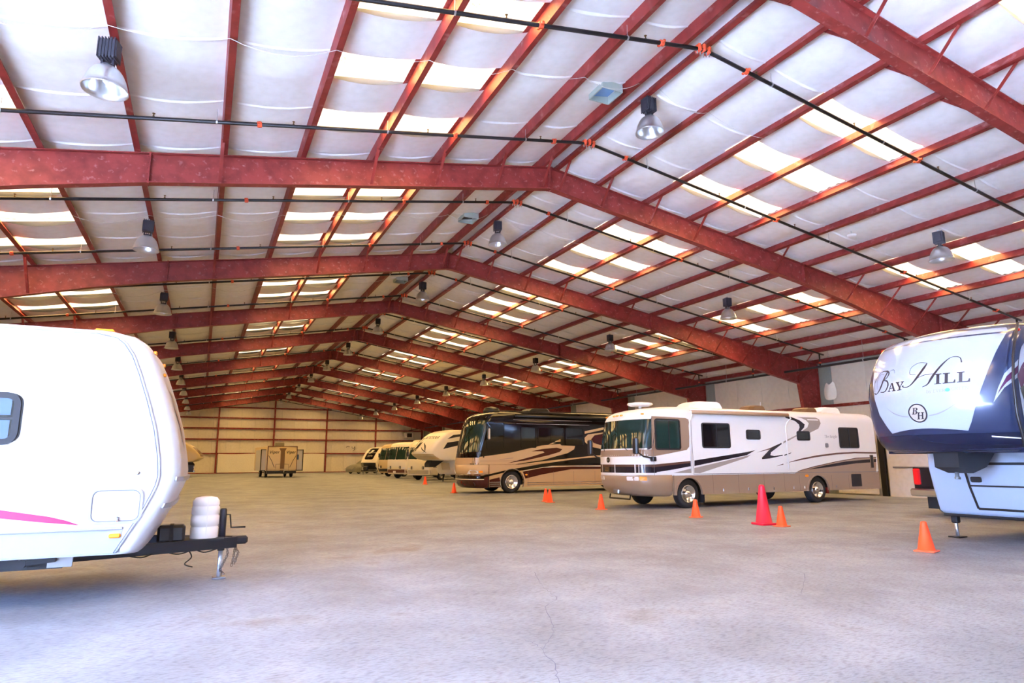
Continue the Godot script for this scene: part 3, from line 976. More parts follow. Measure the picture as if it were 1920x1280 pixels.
class Body:
	# vehicle shell made of level slices: [height, front x, rear x, half width]; the nose points to -x
	var prof: Array
	var w0: float
	var plan = PackedVector2Array()   # nose outline from the middle to the near side, (x, z)
	var cum = PackedFloat32Array()
	func _init(profile: Array, half: float, bulge: float, corner: float) -> void:
		prof = profile; w0 = half
		var zc = half - corner
		for i in 9:
			var z = zc * i / 8.0
			plan.append(Vector2(bulge * (z / zc) * (z / zc), z))
		var k = 2.0 * bulge / zc
		var a = Vector2(bulge, zc); var c = Vector2(bulge + k * corner, half); var e = Vector2(bulge + k * corner + corner, half)
		for i in range(1, 9):
			var t = i / 8.0
			plan.append(a.lerp(c, t).lerp(c.lerp(e, t), t))
		cum.append(0.0)
		for i in range(1, plan.size()): cum.append(cum[i - 1] + plan[i].distance_to(plan[i - 1]))
	func q(y: float) -> Array:
		if y <= prof[0][0]: return prof[0]
		for i in prof.size() - 1:
			var a: Array = prof[i]; var b: Array = prof[i + 1]
			if y <= b[0]:
				var t: float = (y - a[0]) / maxf(b[0] - a[0], 1e-6)
				return [y, lerpf(a[1], b[1], t), lerpf(a[2], b[2], t), lerpf(a[3], b[3], t)]
		return prof[-1]
	func depth() -> float:
		return plan[-1].x
	func front(u: float, v: float, d: float) -> Vector3:
		# u runs along the nose outline from its middle (near side positive)
		var p = q(v); var s = absf(u)
		var i = 0
		while i < cum.size() - 2 and s > cum[i + 1]: i += 1
		var t = (s - cum[i]) / maxf(cum[i + 1] - cum[i], 1e-6)
		var a = plan[i]; var b = plan[i + 1]
		var pt = a + (b - a) * t
		var tg = (b - a).normalized()
		if i > 0 and i < plan.size() - 2:
			tg = ((plan[i + 1] - plan[i - 1]).normalized().lerp((plan[i + 2] - plan[i]).normalized(), t)).normalized()
		var sg = 1.0 if u >= 0 else -1.0
		return Vector3(p[1] + pt.x - tg.y * d, v, sg * (pt.y * p[3] / w0 + tg.x * d))
	func near(u: float, v: float, d: float) -> Vector3:
		return Vector3(u, v, q(v)[3] + d)
	func far_side(u: float, v: float, d: float) -> Vector3:
		return Vector3(u, v, -q(v)[3] - d)
	func rear(u: float, v: float, d: float) -> Vector3:
		return Vector3(q(v)[2] + d, v, u)
	func shell(b: MB, rr := 0.08, n := 1) -> MB:
		var rings = []
		for k in prof.size():
			var p: Array = prof[k]
			var f: float = p[3] / w0
			var ring = PackedVector3Array()
			for i in range(plan.size() - 1, 0, -1): ring.append(Vector3(p[1] + plan[i].x, p[0], -plan[i].y * f))
			for i in plan.size(): ring.append(Vector3(p[1] + plan[i].x, p[0], plan[i].y * f))
			var r = minf(rr, p[3] * 0.5)
			for c in [[0.0, r], [0.7, 0.3], [1.0, 1.0]]:
				pass
			ring.append(Vector3(p[2] - r, p[0], p[3])); ring.append(Vector3(p[2] - r * 0.3, p[0], p[3] - r * 0.3)); ring.append(Vector3(p[2], p[0], p[3] - r))
			ring.append(Vector3(p[2], p[0], -p[3] + r)); ring.append(Vector3(p[2] - r * 0.3, p[0], -p[3] + r * 0.3)); ring.append(Vector3(p[2] - r, p[0], -p[3]))
			rings.append(ring)
		b.loft(rings, true, true)
		return b

func poly(a: Array) -> PackedVector2Array:
	var p = PackedVector2Array()
	for v in a: p.append(Vector2(v[0], v[1]))
	return p

func frame_ring(b: MB, outer: PackedVector2Array, inner: PackedVector2Array, m: Callable, d0: float, d1: float) -> MB:
	for k in outer.size():
		var l = (k + 1) % outer.size()
		var o = outer[k]; var p = outer[l]; var i = inner[k]; var j = inner[l]
		b.quad(m.call(o.x, o.y, d1), m.call(p.x, p.y, d1), m.call(j.x, j.y, d1), m.call(i.x, i.y, d1))
		b.quad(m.call(o.x, o.y, d0), m.call(p.x, p.y, d0), m.call(p.x, p.y, d1), m.call(o.x, o.y, d1))
		b.quad(m.call(i.x, i.y, d1), m.call(j.x, j.y, d1), m.call(j.x, j.y, d0), m.call(i.x, i.y, d0))
	return b

func window(parent: Node3D, m: Callable, x0: float, y0: float, x1: float, y1: float, r := 0.08, glass := "glass_dark", frame := "black_trim", bar := -1.0, called := "window", t := 0.045) -> Node3D:
	# framed window: raised frame, pane set back in it, perhaps a bar
	var b = MB.new()
	frame_ring(b, rect(x0, y0, x1, y1, r), rect(x0 + t, y0 + t, x1 - t, y1 - t, maxf(r - t, 0.015)), m, -0.01, 0.022)
	var w = part(called, b, frame, parent)
	b = MB.new()
	b.skin(rect(x0 + t * 0.6, y0 + t * 0.6, x1 - t * 0.6, y1 - t * 0.6, maxf(r - t * 0.6, 0.01)), m, 0.006, 0.3)
	part("pane", b, glass, w)
	if bar > 0.0:
		b = MB.new()
		var xb = lerpf(x0, x1, bar)
		b.prism(rect(xb - 0.015, y0 + t, xb + 0.015, y1 - t), m, 0.0, 0.018)
		part("mullion", b, frame, w)
	return w

func art(parent: Node3D, m: Callable, outline: PackedVector2Array, d: float, mat_key: String, called := "stripe", cell := 0.22) -> void:
	part(called, MB.new().skin(outline, m, d, cell), mat_key, parent)

func line_art(parent: Node3D, m: Callable, pts: Array, width: float, d: float, mat_key := "seam", called := "panel_seam", cell := 0.3) -> void:
	part(called, MB.new().skin(ribbon(pts.map(func(p): return [p[0], p[1], width]), 1), m, d, cell), mat_key, parent)

func wheel(parent: Node3D, c: Vector3, r: float, w: float, sgn: float, rim := "chrome", studs := 8) -> void:
	var ax = Vector3(0, 0, sgn)
	var h = w / 2
	var b = MB.new().smooth()
	b.lathe(c, [[r * 0.55, -h], [r * 0.88, -h], [r * 0.96, -h + 0.025], [r, -h + 0.05], [r, h - 0.05], [r * 0.96, h - 0.025], [r * 0.88, h], [r * 0.62, h], [r * 0.6, h - 0.03], [r * 0.5, h - 0.06]], 28, ax)
	var t = part("wheel", b, "rubber", parent)
	b = MB.new().smooth()
	b.lathe(c, [[r * 0.61, h - 0.02], [r * 0.62, h + 0.004], [r * 0.58, h + 0.004], [r * 0.54, h - 0.03], [r * 0.4, h - 0.055], [r * 0.27, h - 0.045], [r * 0.24, h - 0.005], [r * 0.12, h + 0.03], [0.0, h + 0.035]], 24, ax)
	part("rim", b, rim, t)
	b = MB.new()
	for k in studs:
		var a = TAU * k / studs
		b.lathe(c + Vector3(cos(a), sin(a), 0) * r * 0.44 + ax * (h - 0.052), [[r * 0.055, 0.0], [r * 0.055, 0.006]], 8, ax)
	var holes = part("rim_holes", b, "black_trim", t)
	holes.set_meta("kind", "stuff")

func skirt(x0: float, x1: float, y0: float, y1: float, wells: Array) -> PackedVector2Array:
	# side panel with the wheel arches cut out of its lower edge
	var p = PackedVector2Array([Vector2(x0, y1), Vector2(x0, y0)])
	for w in wells:
		var r: float = w[2]
		var a0 = asin(clampf((y0 - w[1]) / r, -1, 1))
		for i in 15:
			var a = lerpf(PI - a0, a0, i / 14.0)
			p.append(Vector2(w[0] + r * cos(a), w[1] + r * sin(a)))
	p.append(Vector2(x1, y0)); p.append(Vector2(x1, y1))
	return p

func arch_trim(parent: Node3D, m: Callable, w: Array, y0: float, mat_key: String, t := 0.05) -> void:
	var o = PackedVector2Array(); var n = PackedVector2Array()
	var r: float = w[2]
	var a0 = asin(clampf((y0 - w[1]) / r, -1, 1))
	for i in 17:
		var a = lerpf(PI - a0, a0, i / 16.0)
		o.append(Vector2(w[0] + (r + t) * cos(a), w[1] + (r + t) * sin(a)))
		n.append(Vector2(w[0] + r * cos(a), w[1] + r * sin(a)))
	n.reverse()
	o.append_array(n)
	part("wheel_arch", MB.new().prism(o, m, -0.04, 0.03), mat_key, parent)

func mirror_arm(parent: Node3D, from: Vector3, to: Vector3, size: Vector3, head := "black_trim") -> void:
	var b = MB.new().smooth()
	b.tube([from, from.lerp(to, 0.5) + Vector3(-0.04, -0.05, 0), to], 0.025, 8)
	var a = part("mirror", b, "black_trim", parent)
	part("mirror_head", MB.new().cbox(to + Vector3(0, size.y * 0.3, 0), size, 0.04), head, a)

func rounded_pod(b: MB, c: Vector3, s: Vector3, slope := 0.25) -> MB:
	# roof unit with a sloped front, like an air conditioner shroud
	var h = s / 2
	var rings = []
	for r in [[0.0, 0.0, 1.0], [0.35, 0.1, 1.0], [0.8, 0.55, 0.96], [1.0, 1.0, 0.86]]:
		var x0: float = -h.x + s.x * slope * r[1]; var x1: float = h.x - s.x * slope * 0.4 * r[1]; var z: float = h.z * r[2]
		var e = 0.12
		var ring = PackedVector3Array()
		for q in [[x0 + e, -z], [x1 - e, -z], [x1, -z + e], [x1, z - e], [x1 - e, z], [x0 + e, z], [x0, z - e], [x0, -z + e]]:
			ring.append(c + Vector3(q[0], s.y * r[0], q[1]))
		rings.append(ring)
	return b.loft(rings, true, true)

func build_knight() -> void:
	var o = thing("motor_home", "white and taupe motor home with awning and chrome wheels, parked beside the red cone", "motor home", "motor homes")
	o.position = P(11.65, 0, 17.375)
	var W = 1.275
	var up = Body.new([[0.98, 0.0, 10.65, W], [1.03, 0.0, 10.66, W + 0.005], [1.6, 0.0, 10.66, W + 0.005], [1.72, 0.02, 10.66, W], [2.3, 0.12, 10.65, W], [2.7, 0.22, 10.64, W - 0.01], [2.8, 0.27, 10.63, W - 0.015], [2.9, 0.38, 10.6, W - 0.03], [2.98, 0.55, 10.56, W - 0.07], [3.04, 0.8, 10.5, W - 0.14], [3.09, 1.2, 10.42, W - 0.32], [3.12, 1.8, 10.3, W - 0.7]], W, 0.14, 0.42)
	part("body", up.shell(MB.new().smooth()), "gelcoat", o)
	var low = Body.new([[0.37, 0.42, 1.3, W - 0.14], [0.42, 0.25, 1.32, W - 0.06], [0.55, 0.1, 1.33, W - 0.02], [0.75, 0.03, 1.34, W], [1.0, 0.0, 1.34, W + 0.004]], W, 0.14, 0.42)
	part("front_mask", low.shell(MB.new().smooth()), "taupe", o)
	var near = up.near; var front = up.front
	var wells = [[1.9, 0.41, 0.5], [7.48, 0.41, 0.5]]
	var flat = func(u, v, d): return Vector3(u, v, W + d)
	part("side_skirt", MB.new().prism(skirt(1.32, 10.63, 0.4, 1.02, wells), flat, -0.05, 0.0), "taupe", o)
	part("side_skirt", MB.new().prism(skirt(1.32, 10.63, 0.4, 1.02, wells), func(u, v, d): return Vector3(u, v, -W - d), -0.05, 0.0), "taupe", o)
	part("underframe", MB.new().box(Vector3(6.3, 0.72, 0), Vector3(8.6, 0.5, 1.5)), "frame_black", o)
	part("rear_panel", MB.new().cbox(Vector3(10.58, 0.72, 0), Vector3(0.12, 0.6, 2.5), 0.03), "taupe", o)
	for w in wells: arch_trim(o, flat, w, 0.4, "taupe")
	for x in [1.9, 7.48]:
		for s in [-1.0, 1.0]: wheel(o, Vector3(x, 0.43, s * 1.1), 0.43, 0.26, s, "chrome", 8)
	part("mud_flap", MB.new().box(Vector3(2.5, 0.36, 1.1), Vector3(0.02, 0.42, 0.3)), "rubber", o)
	# windscreen: raised black surround, two panes
	var ws = rect(-1.5, 1.76, 1.5, 2.72, 0.16)
	var b = MB.new()
	frame_ring(b, ws, rect(-1.44, 1.82, 1.44, 2.66, 0.11), front, -0.01, 0.02)
	var wr = part("windscreen", b, "black_trim", o)
	part("pane", MB.new().smooth().skin(rect(-1.46, 1.8, 1.46, 2.68, 0.12), front, 0.006, 0.1), "glass_green", wr)
	part("centre_post", MB.new().prism(rect(-0.02, 1.8, 0.02, 2.68), front, 0.0, 0.02), "black_trim", wr)
	for q in [[-0.5, 1.74, -0.75, 2.0], [0.7, 1.74, 0.3, 1.95]]:
		part("wiper", MB.new().tube([front.call(q[0], q[1], 0.03), front.call(q[2], q[3], 0.035)], 0.01, 5), "black_trim", wr)
	# bands across the nose: taupe under the windscreen, dark belt, plate and badges
	var fs = func(y0: float, y1: float, m: String, d: float, called := "stripe", u0 := -1.62, u1 := 1.62): part(called, MB.new().smooth().skin(rect(u0, y0, u1, y1), front, d, 0.1), m, o)
	fs.call(1.56, 1.76, "taupe", 0.003)
	for s in [[-1.62, -1.5], [1.5, 1.62]]: fs.call(1.76, 2.74, "taupe", 0.002, "stripe", s[0], s[1])
	fs.call(1.25, 1.32, "brown_stripe", 0.003)
	fs.call(1.07, 1.25, "navy_stripe", 0.003)
	for u in [-0.75, 0.12, 0.95]: line_art(o, front, [[u, 1.06], [u, 1.33]], 0.03, 0.006, "gelcoat", "panel_gap", 0.1)
	part("number_plate", MB.new().prism(rect(-0.55, 1.08, -0.15, 1.25, 0.02), front, 0.004, 0.016), "black_trim", o)
	part("plate_writing", MB.new().text("Kountry", font(false, true), 0.05, front, Vector2(-0.35, 1.205), 0.019).text("KNIGHT", font(true), 0.05, front, Vector2(-0.35, 1.13), 0.019), "gold_mark", o)
	part("badge", MB.new().prism(ellipse(-0.25, 1.46, 0.085, 0.085), front, 0.0, 0.02), "black_trim", o)
	part("badge_ring", MB.new().prism(ellipse(-0.25, 1.46, 0.05, 0.035), front, 0.0, 0.024), "steel", o)
	# lamps
	var lf = low.front
	for s in [-1.0, 1.0]:
		part("headlamp", MB.new().prism(rect(minf(s * 0.62, s * 1.06), 0.84, maxf(s * 0.62, s * 1.06), 0.96, 0.03), lf, -0.02, 0.015), "clear_lens", o)
		part("turn_lamp", MB.new().prism(rect(minf(s * 1.08, s * 1.3), 0.84, maxf(s * 1.08, s * 1.3), 0.96, 0.03), lf, -0.02, 0.015), "amber", o)
		mirror_arm(o, up.front(s * 1.5, 1.5, 0.03), up.front(s * 1.1, 1.72, 0.35), Vector3(0.12, 0.5, 0.22))
	part("mirror_foot", MB.new().cbox(up.front(1.5, 1.48, 0.03), Vector3(0.14, 0.14, 0.2), 0.02), "black_trim", o)
	for u in [-0.28, -0.08, 0.12, 1.0, -1.0]: part("marker_lamp", MB.new().cbox(up.front(u, 2.84, 0.02), Vector3(0.06, 0.05, 0.12), 0.015), "amber", o)
	part("tow_bar", MB.new().tube([Vector3(0.35, 0.4, -0.7), Vector3(0.32, 0.27, -0.7), Vector3(0.32, 0.27, 0.4), Vector3(0.35, 0.4, 0.4)], 0.025, 6), "black_trim", o)
	part("tow_plate", MB.new().cbox(Vector3(0.12, 0.5, 0.0), Vector3(0.1, 0.16, 0.3), 0.03), "steel", o)
	# side graphics
	var tone = {"cab_panel": "taupe", "edge_a": "brown_stripe", "dark_a": "navy_stripe", "dark_b": "navy_stripe", "taupe_a": "warm_grey", "taupe_b": "warm_grey", "curve_dark": "navy_stripe", "curve_grey": "warm_grey", "boomerang": "navy_stripe", "thin": "brown_stripe", "tick": "navy_stripe", "arc": "brown_stripe", "arc_tail": "brown_stripe", "rear_brown": "taupe", "rear_dark": "navy_stripe"}
	for k in KNIGHT_ART: art(o, near, poly(KNIGHT_ART[k]), 0.0035 if k != "rear_dark" and k != "curve_dark" else 0.005, tone[k])
	art(o, near, poly([[6.36, 0.98], [6.66, 1.09], [7.34, 1.215], [8.44, 1.375], [9.48, 1.495], [10.55, 1.525], [10.55, 1.5], [9.48, 1.47], [8.44, 1.35], [7.34, 1.19], [6.66, 1.07]]), 0.005, "brown_stripe")
	# windows and panels of the side
	window(o, near, 0.69, 1.75, 1.66, 2.69, 0.09, "glass_green", "black_trim", 0.55)
	window(o, near, 2.5, 1.81, 3.66, 2.6, 0.08, "glass_dark", "black_trim", 0.52)
	window(o, near, 4.35, 2.09, 4.97, 2.41, 0.07)
	window(o, near, 6.64, 2.08, 7.26, 2.4, 0.07)
	window(o, near, 8.7, 1.83, 9.71, 2.56, 0.08, "glass_dark", "black_trim", 0.52)
	for x in [0.61, 2.1]: line_art(o, near, [[x, 1.0], [x, 2.75]], 0.012, 0.006)
	line_art(o, near, [[2.1, 1.02], [10.6, 1.0]], 0.015, 0.006)
	for x in [1.33, 2.85, 3.9, 5.0, 5.9, 6.6, 8.15, 9.0]:
		line_art(o, flat, [[x, 0.42], [x, 1.0]], 0.012, 0.004, "taupe_dark")
		if x > 1.4 and x < 8.5: part("latch", MB.new().cbox(Vector3(x + 0.4 if x < 6 else x + 0.2, 0.52, W + 0.01), Vector3(0.05, 0.09, 0.02), 0.008), "chrome", o)
	part("louvre", MB.new().prism(rect(9.15, 0.5, 9.65, 0.93, 0.02), flat, 0.0, 0.012), "black_trim", o)
	part("filler_panel", MB.new().prism(rect(10.2, 1.12, 10.38, 1.6, 0.02), near, 0.0, 0.015), "taupe", o)
	part("filler_grille", MB.new().prism(rect(10.22, 1.14, 10.36, 1.58, 0.02), near, 0.0, 0.018), "black_trim", o)
	part("side_lamp", MB.new().prism(ellipse(6.95, 0.9, 0.07, 0.045), flat, 0.0, 0.025), "amber", o)
	part("tail_lamp", MB.new().cbox(Vector3(10.68, 1.2, W - 0.12), Vector3(0.04, 0.26, 0.12), 0.01), "red_lens", o)
	part("door_latch", MB.new().prism(rect(7.98, 1.85, 8.12, 2.0, 0.04), near, 0.0, 0.02), "steel", o)
	part("lettering", MB.new().text("The Knight", font(false, true), 0.09, near, Vector2(8.3, 2.22), 0.006, 0.2), "lettering_grey", o)
	# awning along the roof edge
	part("awning", MB.new().smooth().tube([Vector3(2.08, 2.92, W + 0.09), Vector3(6.2, 2.92, W + 0.09)], 0.055, 12), "canvas_tan", o)
	part("awning_case", MB.new().cbox(Vector3(4.14, 2.99, W + 0.05), Vector3(4.2, 0.04, 0.12), 0.015), "gelcoat", o)
	for x in [2.06, 6.24]:
		var k = 0.12 if x > 4 else 0.05
		part("awning_arm", MB.new().smooth().tube([Vector3(x, 2.94, W + 0.08), Vector3(x + k, 2.82, W + 0.06), Vector3(x - k * 0.5, 2.66, W + 0.035), Vector3(x - k, 2.5, W + 0.03), Vector3(x - k, 1.1, W + 0.03)], 0.022, 6), "gelcoat", o)
	# on the roof
	part("air_conditioner", rounded_pod(MB.new(), Vector3(3.55, 3.1, 0.0), Vector3(1.5, 0.27, 0.9)), "gelcoat", o)
	part("air_conditioner", rounded_pod(MB.new(), Vector3(9.3, 3.1, 0.1), Vector3(1.25, 0.24, 0.9)), "gelcoat", o)
	part("satellite_dome", MB.new().smooth().lathe(Vector3(1.2, 3.07, -0.1), [[0.05, 0.0], [0.05, 0.1], [0.3, 0.1], [0.42, 0.15], [0.4, 0.2], [0.2, 0.23], [0.0, 0.24]], 20), "gelcoat", o)
	for x in [5.75, 8.3]: part("roof_vent", rounded_pod(MB.new(), Vector3(x, 3.1, 0.2), Vector3(0.8, 0.2, 0.7)), "brown_paint", o)
	part("aerial", MB.new().tube([Vector3(6.1, 3.1, 0.3), Vector3(6.1, 3.45, 0.3)], 0.012, 5), "gelcoat", o)

func ellipse(x: float, y: float, a: float, b: float, n := 20) -> PackedVector2Array:
	var p = PackedVector2Array()
	for i in n: p.append(Vector2(x + a * cos(TAU * i / n), y + b * sin(TAU * i / n)))
	return p

func font(bold := false, serif := false) -> SystemFont:
	var key = "font%s%s" % [bold, serif]
	if not T.has(key):
		var f = SystemFont.new()
		f.font_names = PackedStringArray(["Droid Serif" if serif else "Droid Sans"])
		f.font_weight = 700 if bold else 400
		T[key] = f
	return T[key]

func build_coach() -> void:
	var o = thing("motor_home", "tall black and tan motor coach with burgundy swooshes, parked behind the white motor home", "motor home", "motor homes")
	o.position = P(10.85, 0, 28.9)
	var W = 1.3
	var up = Body.new([[1.28, 0.0, 12.2, W], [1.32, 0.0, 12.2, W], [1.75, 0.06, 12.2, W], [2.4, 0.2, 12.2, W], [3.1, 0.36, 12.19, W - 0.01], [3.45, 0.52, 12.17, W - 0.02], [3.58, 0.7, 12.14, W - 0.05], [3.68, 1.0, 12.1, W - 0.12], [3.74, 1.5, 12.05, W - 0.26], [3.77, 2.1, 12.0, W - 0.6]], W, 0.16, 0.36)
	part("body", up.shell(MB.new().smooth()), "black_gloss", o)
	var mid = Body.new([[0.86, 0.04, 1.0, W], [1.0, 0.01, 1.0, W], [1.3, 0.0, 1.0, W]], W, 0.16, 0.36)
	part("nose", mid.shell(MB.new().smooth()), "tan_paint", o)
	var low = Body.new([[0.24, 0.3, 1.0, W - 0.1], [0.3, 0.16, 1.0, W - 0.03], [0.45, 0.06, 1.0, W], [0.7, 0.03, 1.0, W + 0.002], [0.86, 0.04, 1.0, W]], W, 0.16, 0.36)
	part("bumper", low.shell(MB.new().smooth()), "burgundy", o)
	var near = up.near; var front = up.front; var nf = mid.front; var lf = low.front
	var flat = func(u, v, d): return Vector3(u, v, W + d)
	var wells = [[2.13, 0.5, 0.58], [8.9, 0.5, 0.58]]
	part("side_skirt", MB.new().prism(skirt(1.0, 12.15, 0.27, 1.3, wells), flat, -0.05, 0.0), "tan_paint", o)
	part("side_skirt", MB.new().prism(skirt(1.0, 12.15, 0.27, 1.3, wells), func(u, v, d): return Vector3(u, v, -W - d), -0.05, 0.0), "tan_paint", o)
	part("underframe", MB.new().box(Vector3(6.6, 0.75, 0), Vector3(10.6, 0.8, 1.5)), "frame_black", o)
	for x in [2.13, 8.9]:
		for s in [-1.0, 1.0]: wheel(o, Vector3(x, 0.5, s * 1.12), 0.5, 0.28, s, "chrome", 10)
	for w in wells: arch_trim(o, flat, w, 0.27, "chrome", 0.03)
	# tan fields over the black side
	art(o, near, poly([[0.5, 1.29], [0.5, 1.63], [2.05, 1.82], [3.68, 2.16], [4.68, 2.24], [4.76, 2.17], [5.52, 2.15], [5.46, 1.99], [5.11, 1.81], [3.72, 1.48], [2.97, 1.39], [2.34, 1.3], [2.3, 1.29]]), 0.004, "tan_paint")
	art(o, near, poly([[2.45, 1.29], [3.72, 1.42], [6.61, 1.69], [8.28, 1.75], [12.1, 1.8], [12.1, 1.74], [8.27, 1.69], [5.79, 1.55], [4.23, 1.37], [3.5, 1.29]]), 0.004, "tan_paint")
	var tone = {"teardrop": "burgundy", "spike": "tan_paint", "ring_tan": "tan_paint", "ring_burg": "burgundy", "ring_stripe": "tan_paint"}
	for k in tone: art(o, near, poly(COACH_ART[k]), 0.006, tone[k])
	art(o, flat, poly(clip_below(COACH_ART.black_band, 1.3, true)), 0.004, "black_gloss")
	art(o, flat, poly(COACH_ART.burg_band), 0.004, "burgundy")
	art(o, flat, poly([[1.0, 0.27], [1.0, 0.62], [1.5, 0.72], [1.56, 0.45], [1.55, 0.27]]), 0.004, "burgundy")
	art(o, flat, poly([[2.7, 1.0], [3.72, 1.15], [5.26, 1.2], [8.25, 1.17], [12.1, 1.15], [12.1, 1.13], [8.25, 1.15], [5.26, 1.18], [3.72, 1.13], [2.72, 0.98]]), 0.006, "gelcoat_cream", "pinstripe")
	art(o, near, poly([[2.2, 1.6], [1.5, 1.52], [1.5, 1.5], [2.2, 1.57]]), 0.006, "taupe", "pinstripe")
	# stripes round the nose
	part("stripe", MB.new().smooth().skin(rect(-1.66, 1.6, 1.66, 1.78), front, 0.004, 0.1), "black_gloss", o)
	part("nose_panel", MB.new().smooth().skin(rect(-1.66, 1.29, 1.66, 1.6), front, 0.003, 0.1), "tan_paint", o)
	part("stripe", MB.new().smooth().skin(rect(-1.66, 0.66, 1.66, 0.8), lf, 0.004, 0.1), "black_gloss", o)
	part("pinstripe", MB.new().smooth().skin(rect(-1.66, 0.62, 1.66, 0.65), lf, 0.005, 0.1), "gelcoat_cream", o)
	part("emblem", MB.new().skin(ribbon([[-0.95, 1.42, 0.01], [-0.8, 1.25, 0.07], [-0.72, 1.1, 0.05], [-0.45, 1.0, 0.005]], 5), nf, 0.006, 0.1).skin(ribbon([[-0.62, 1.28, 0.01], [-0.66, 1.16, 0.08], [-0.6, 1.06, 0.01]], 5), nf, 0.006, 0.1), "black_trim", o)
	# windscreen
	var b = MB.new()
	for s in [-1.0, 1.0]:
		var u0 = minf(s * 0.03, s * 1.5); var u1 = maxf(s * 0.03, s * 1.5)
		b = MB.new()
		frame_ring(b, rect(u0, 1.84, u1, 3.3, 0.1), rect(u0 + 0.04, 1.88, u1 - 0.04, 3.26, 0.07), front, -0.01, 0.02)
		var wr = part("windscreen", b, "black_trim", o)
		part("pane", MB.new().smooth().skin(rect(u0 + 0.02, 1.86, u1 - 0.02, 3.28, 0.08), front, 0.008, 0.1), "glass_green", wr)
		part("wiper", MB.new().tube([front.call(s * 0.3, 1.83, 0.03), front.call(s * 0.8, 2.3, 0.04)], 0.012, 5), "black_trim", wr)
		part("headlamp", MB.new().prism(curve2([[s * 0.75, 0.87, 0], [s * 1.4, 0.9, 0], [s * 1.42, 1.02, 0], [s * 1.0, 1.06, 0]] if s > 0 else [[s * 1.42, 1.02, 0], [s * 1.4, 0.9, 0], [s * 0.75, 0.87, 0], [s * 1.0, 1.06, 0]], 3), nf, -0.02, 0.02), "clear_lens", o)
		part("turn_lamp", MB.new().prism(rect(minf(s * 1.44, s * 1.62), 0.92, maxf(s * 1.44, s * 1.62), 1.02, 0.03), nf, -0.02, 0.02), "amber", o)
		mirror_arm(o, up.front(s * 1.62, 2.98, 0.02), up.front(s * 1.62, 2.5, 0.24), Vector3(0.14, 0.5, 0.2), "chrome")
		part("roof_rail", MB.new().smooth().tube([Vector3(0.9, 3.68, s * 1.12), Vector3(1.6, 3.76, s * 1.1), Vector3(8.0, 3.78, s * 1.1)], 0.02, 6), "black_trim", o)
	part("marker_strip", MB.new().prism(rect(-1.3, 3.42, 1.3, 3.48, 0.02), front, 0.0, 0.02), "clear_lens", o)
	part("fog_lamp_grille", MB.new().prism(rect(-1.2, 0.36, -0.3, 0.5, 0.04), lf, 0.0, 0.015).prism(rect(0.3, 0.36, 1.2, 0.5, 0.04), lf, 0.0, 0.015), "black_trim", o)
	# side windows, door, slide-out and trim
	window(o, near, 0.85, 2.0, 1.75, 3.2, 0.06, "glass_dark", "black_gloss")
	window(o, near, 2.6, 2.05, 3.4, 3.0, 0.05, "glass_dark", "black_gloss")
	window(o, near, 3.5, 2.3, 4.9, 3.0, 0.05, "glass_dark", "black_gloss", 0.5)
	window(o, near, 5.0, 2.2, 6.0, 3.0, 0.05, "glass_dark", "black_gloss")
	window(o, near, 8.6, 2.2, 10.2, 3.0, 0.05, "glass_dark", "black_gloss", 0.5)
	for q in [[2.2, 3.35, 6.5], [2.35, 3.16, 6.35]]:
		part("trim_strip", MB.new().cbox(Vector3((q[0] + q[2]) / 2, q[1], W + 0.02), Vector3(q[2] - q[0], 0.025, 0.03), 0.008), "chrome", o)
	part("awning", MB.new().smooth().tube([Vector3(2.3, 3.52, W + 0.07), Vector3(10.0, 3.52, W + 0.07)], 0.06, 10), "black_trim", o)
	for x in [2.95, 4.3, 5.4, 6.6, 7.8]:
		line_art(o, flat, [[x, 0.32], [x, 0.95]], 0.012, 0.006, "taupe_dark")
	line_art(o, near, [[0.55, 1.45], [1.0, 1.45], [3.2, 1.45]], 0.012, 0.006, "taupe_dark")
	for y in [0.36, 0.45]: part("trim_strip", MB.new().cbox(Vector3(7.5, y, W + 0.012), Vector3(9.2, 0.02, 0.02), 0.006), "chrome", o)
	for y in [0.33, 0.42, 0.5]: part("step_trim", MB.new().cbox(Vector3(1.28, y, W + 0.012), Vector3(0.52, 0.04, 0.02), 0.006), "chrome", o)
	part("side_lamp", MB.new().prism(ellipse(2.86, 0.82, 0.06, 0.04), flat, 0.0, 0.025), "amber", o)
	part("air_conditioner", rounded_pod(MB.new(), Vector3(4.0, 3.74, 0.0), Vector3(1.4, 0.25, 0.9)), "black_trim", o)
	part("satellite_dome", MB.new().smooth().lathe(Vector3(1.75, 3.72, -0.2), [[0.4, 0.0], [0.42, 0.12], [0.34, 0.26], [0.0, 0.34]], 18), "black_trim", o)

func clip_below(pts: Array, y: float, _keep := true) -> Array:
	var out = []
	for piece in Geometry2D.intersect_polygons(poly(pts), rect(-50, -50, 50, y)):
		for v in piece: out.append([v.x, v.y])
		break
	return out

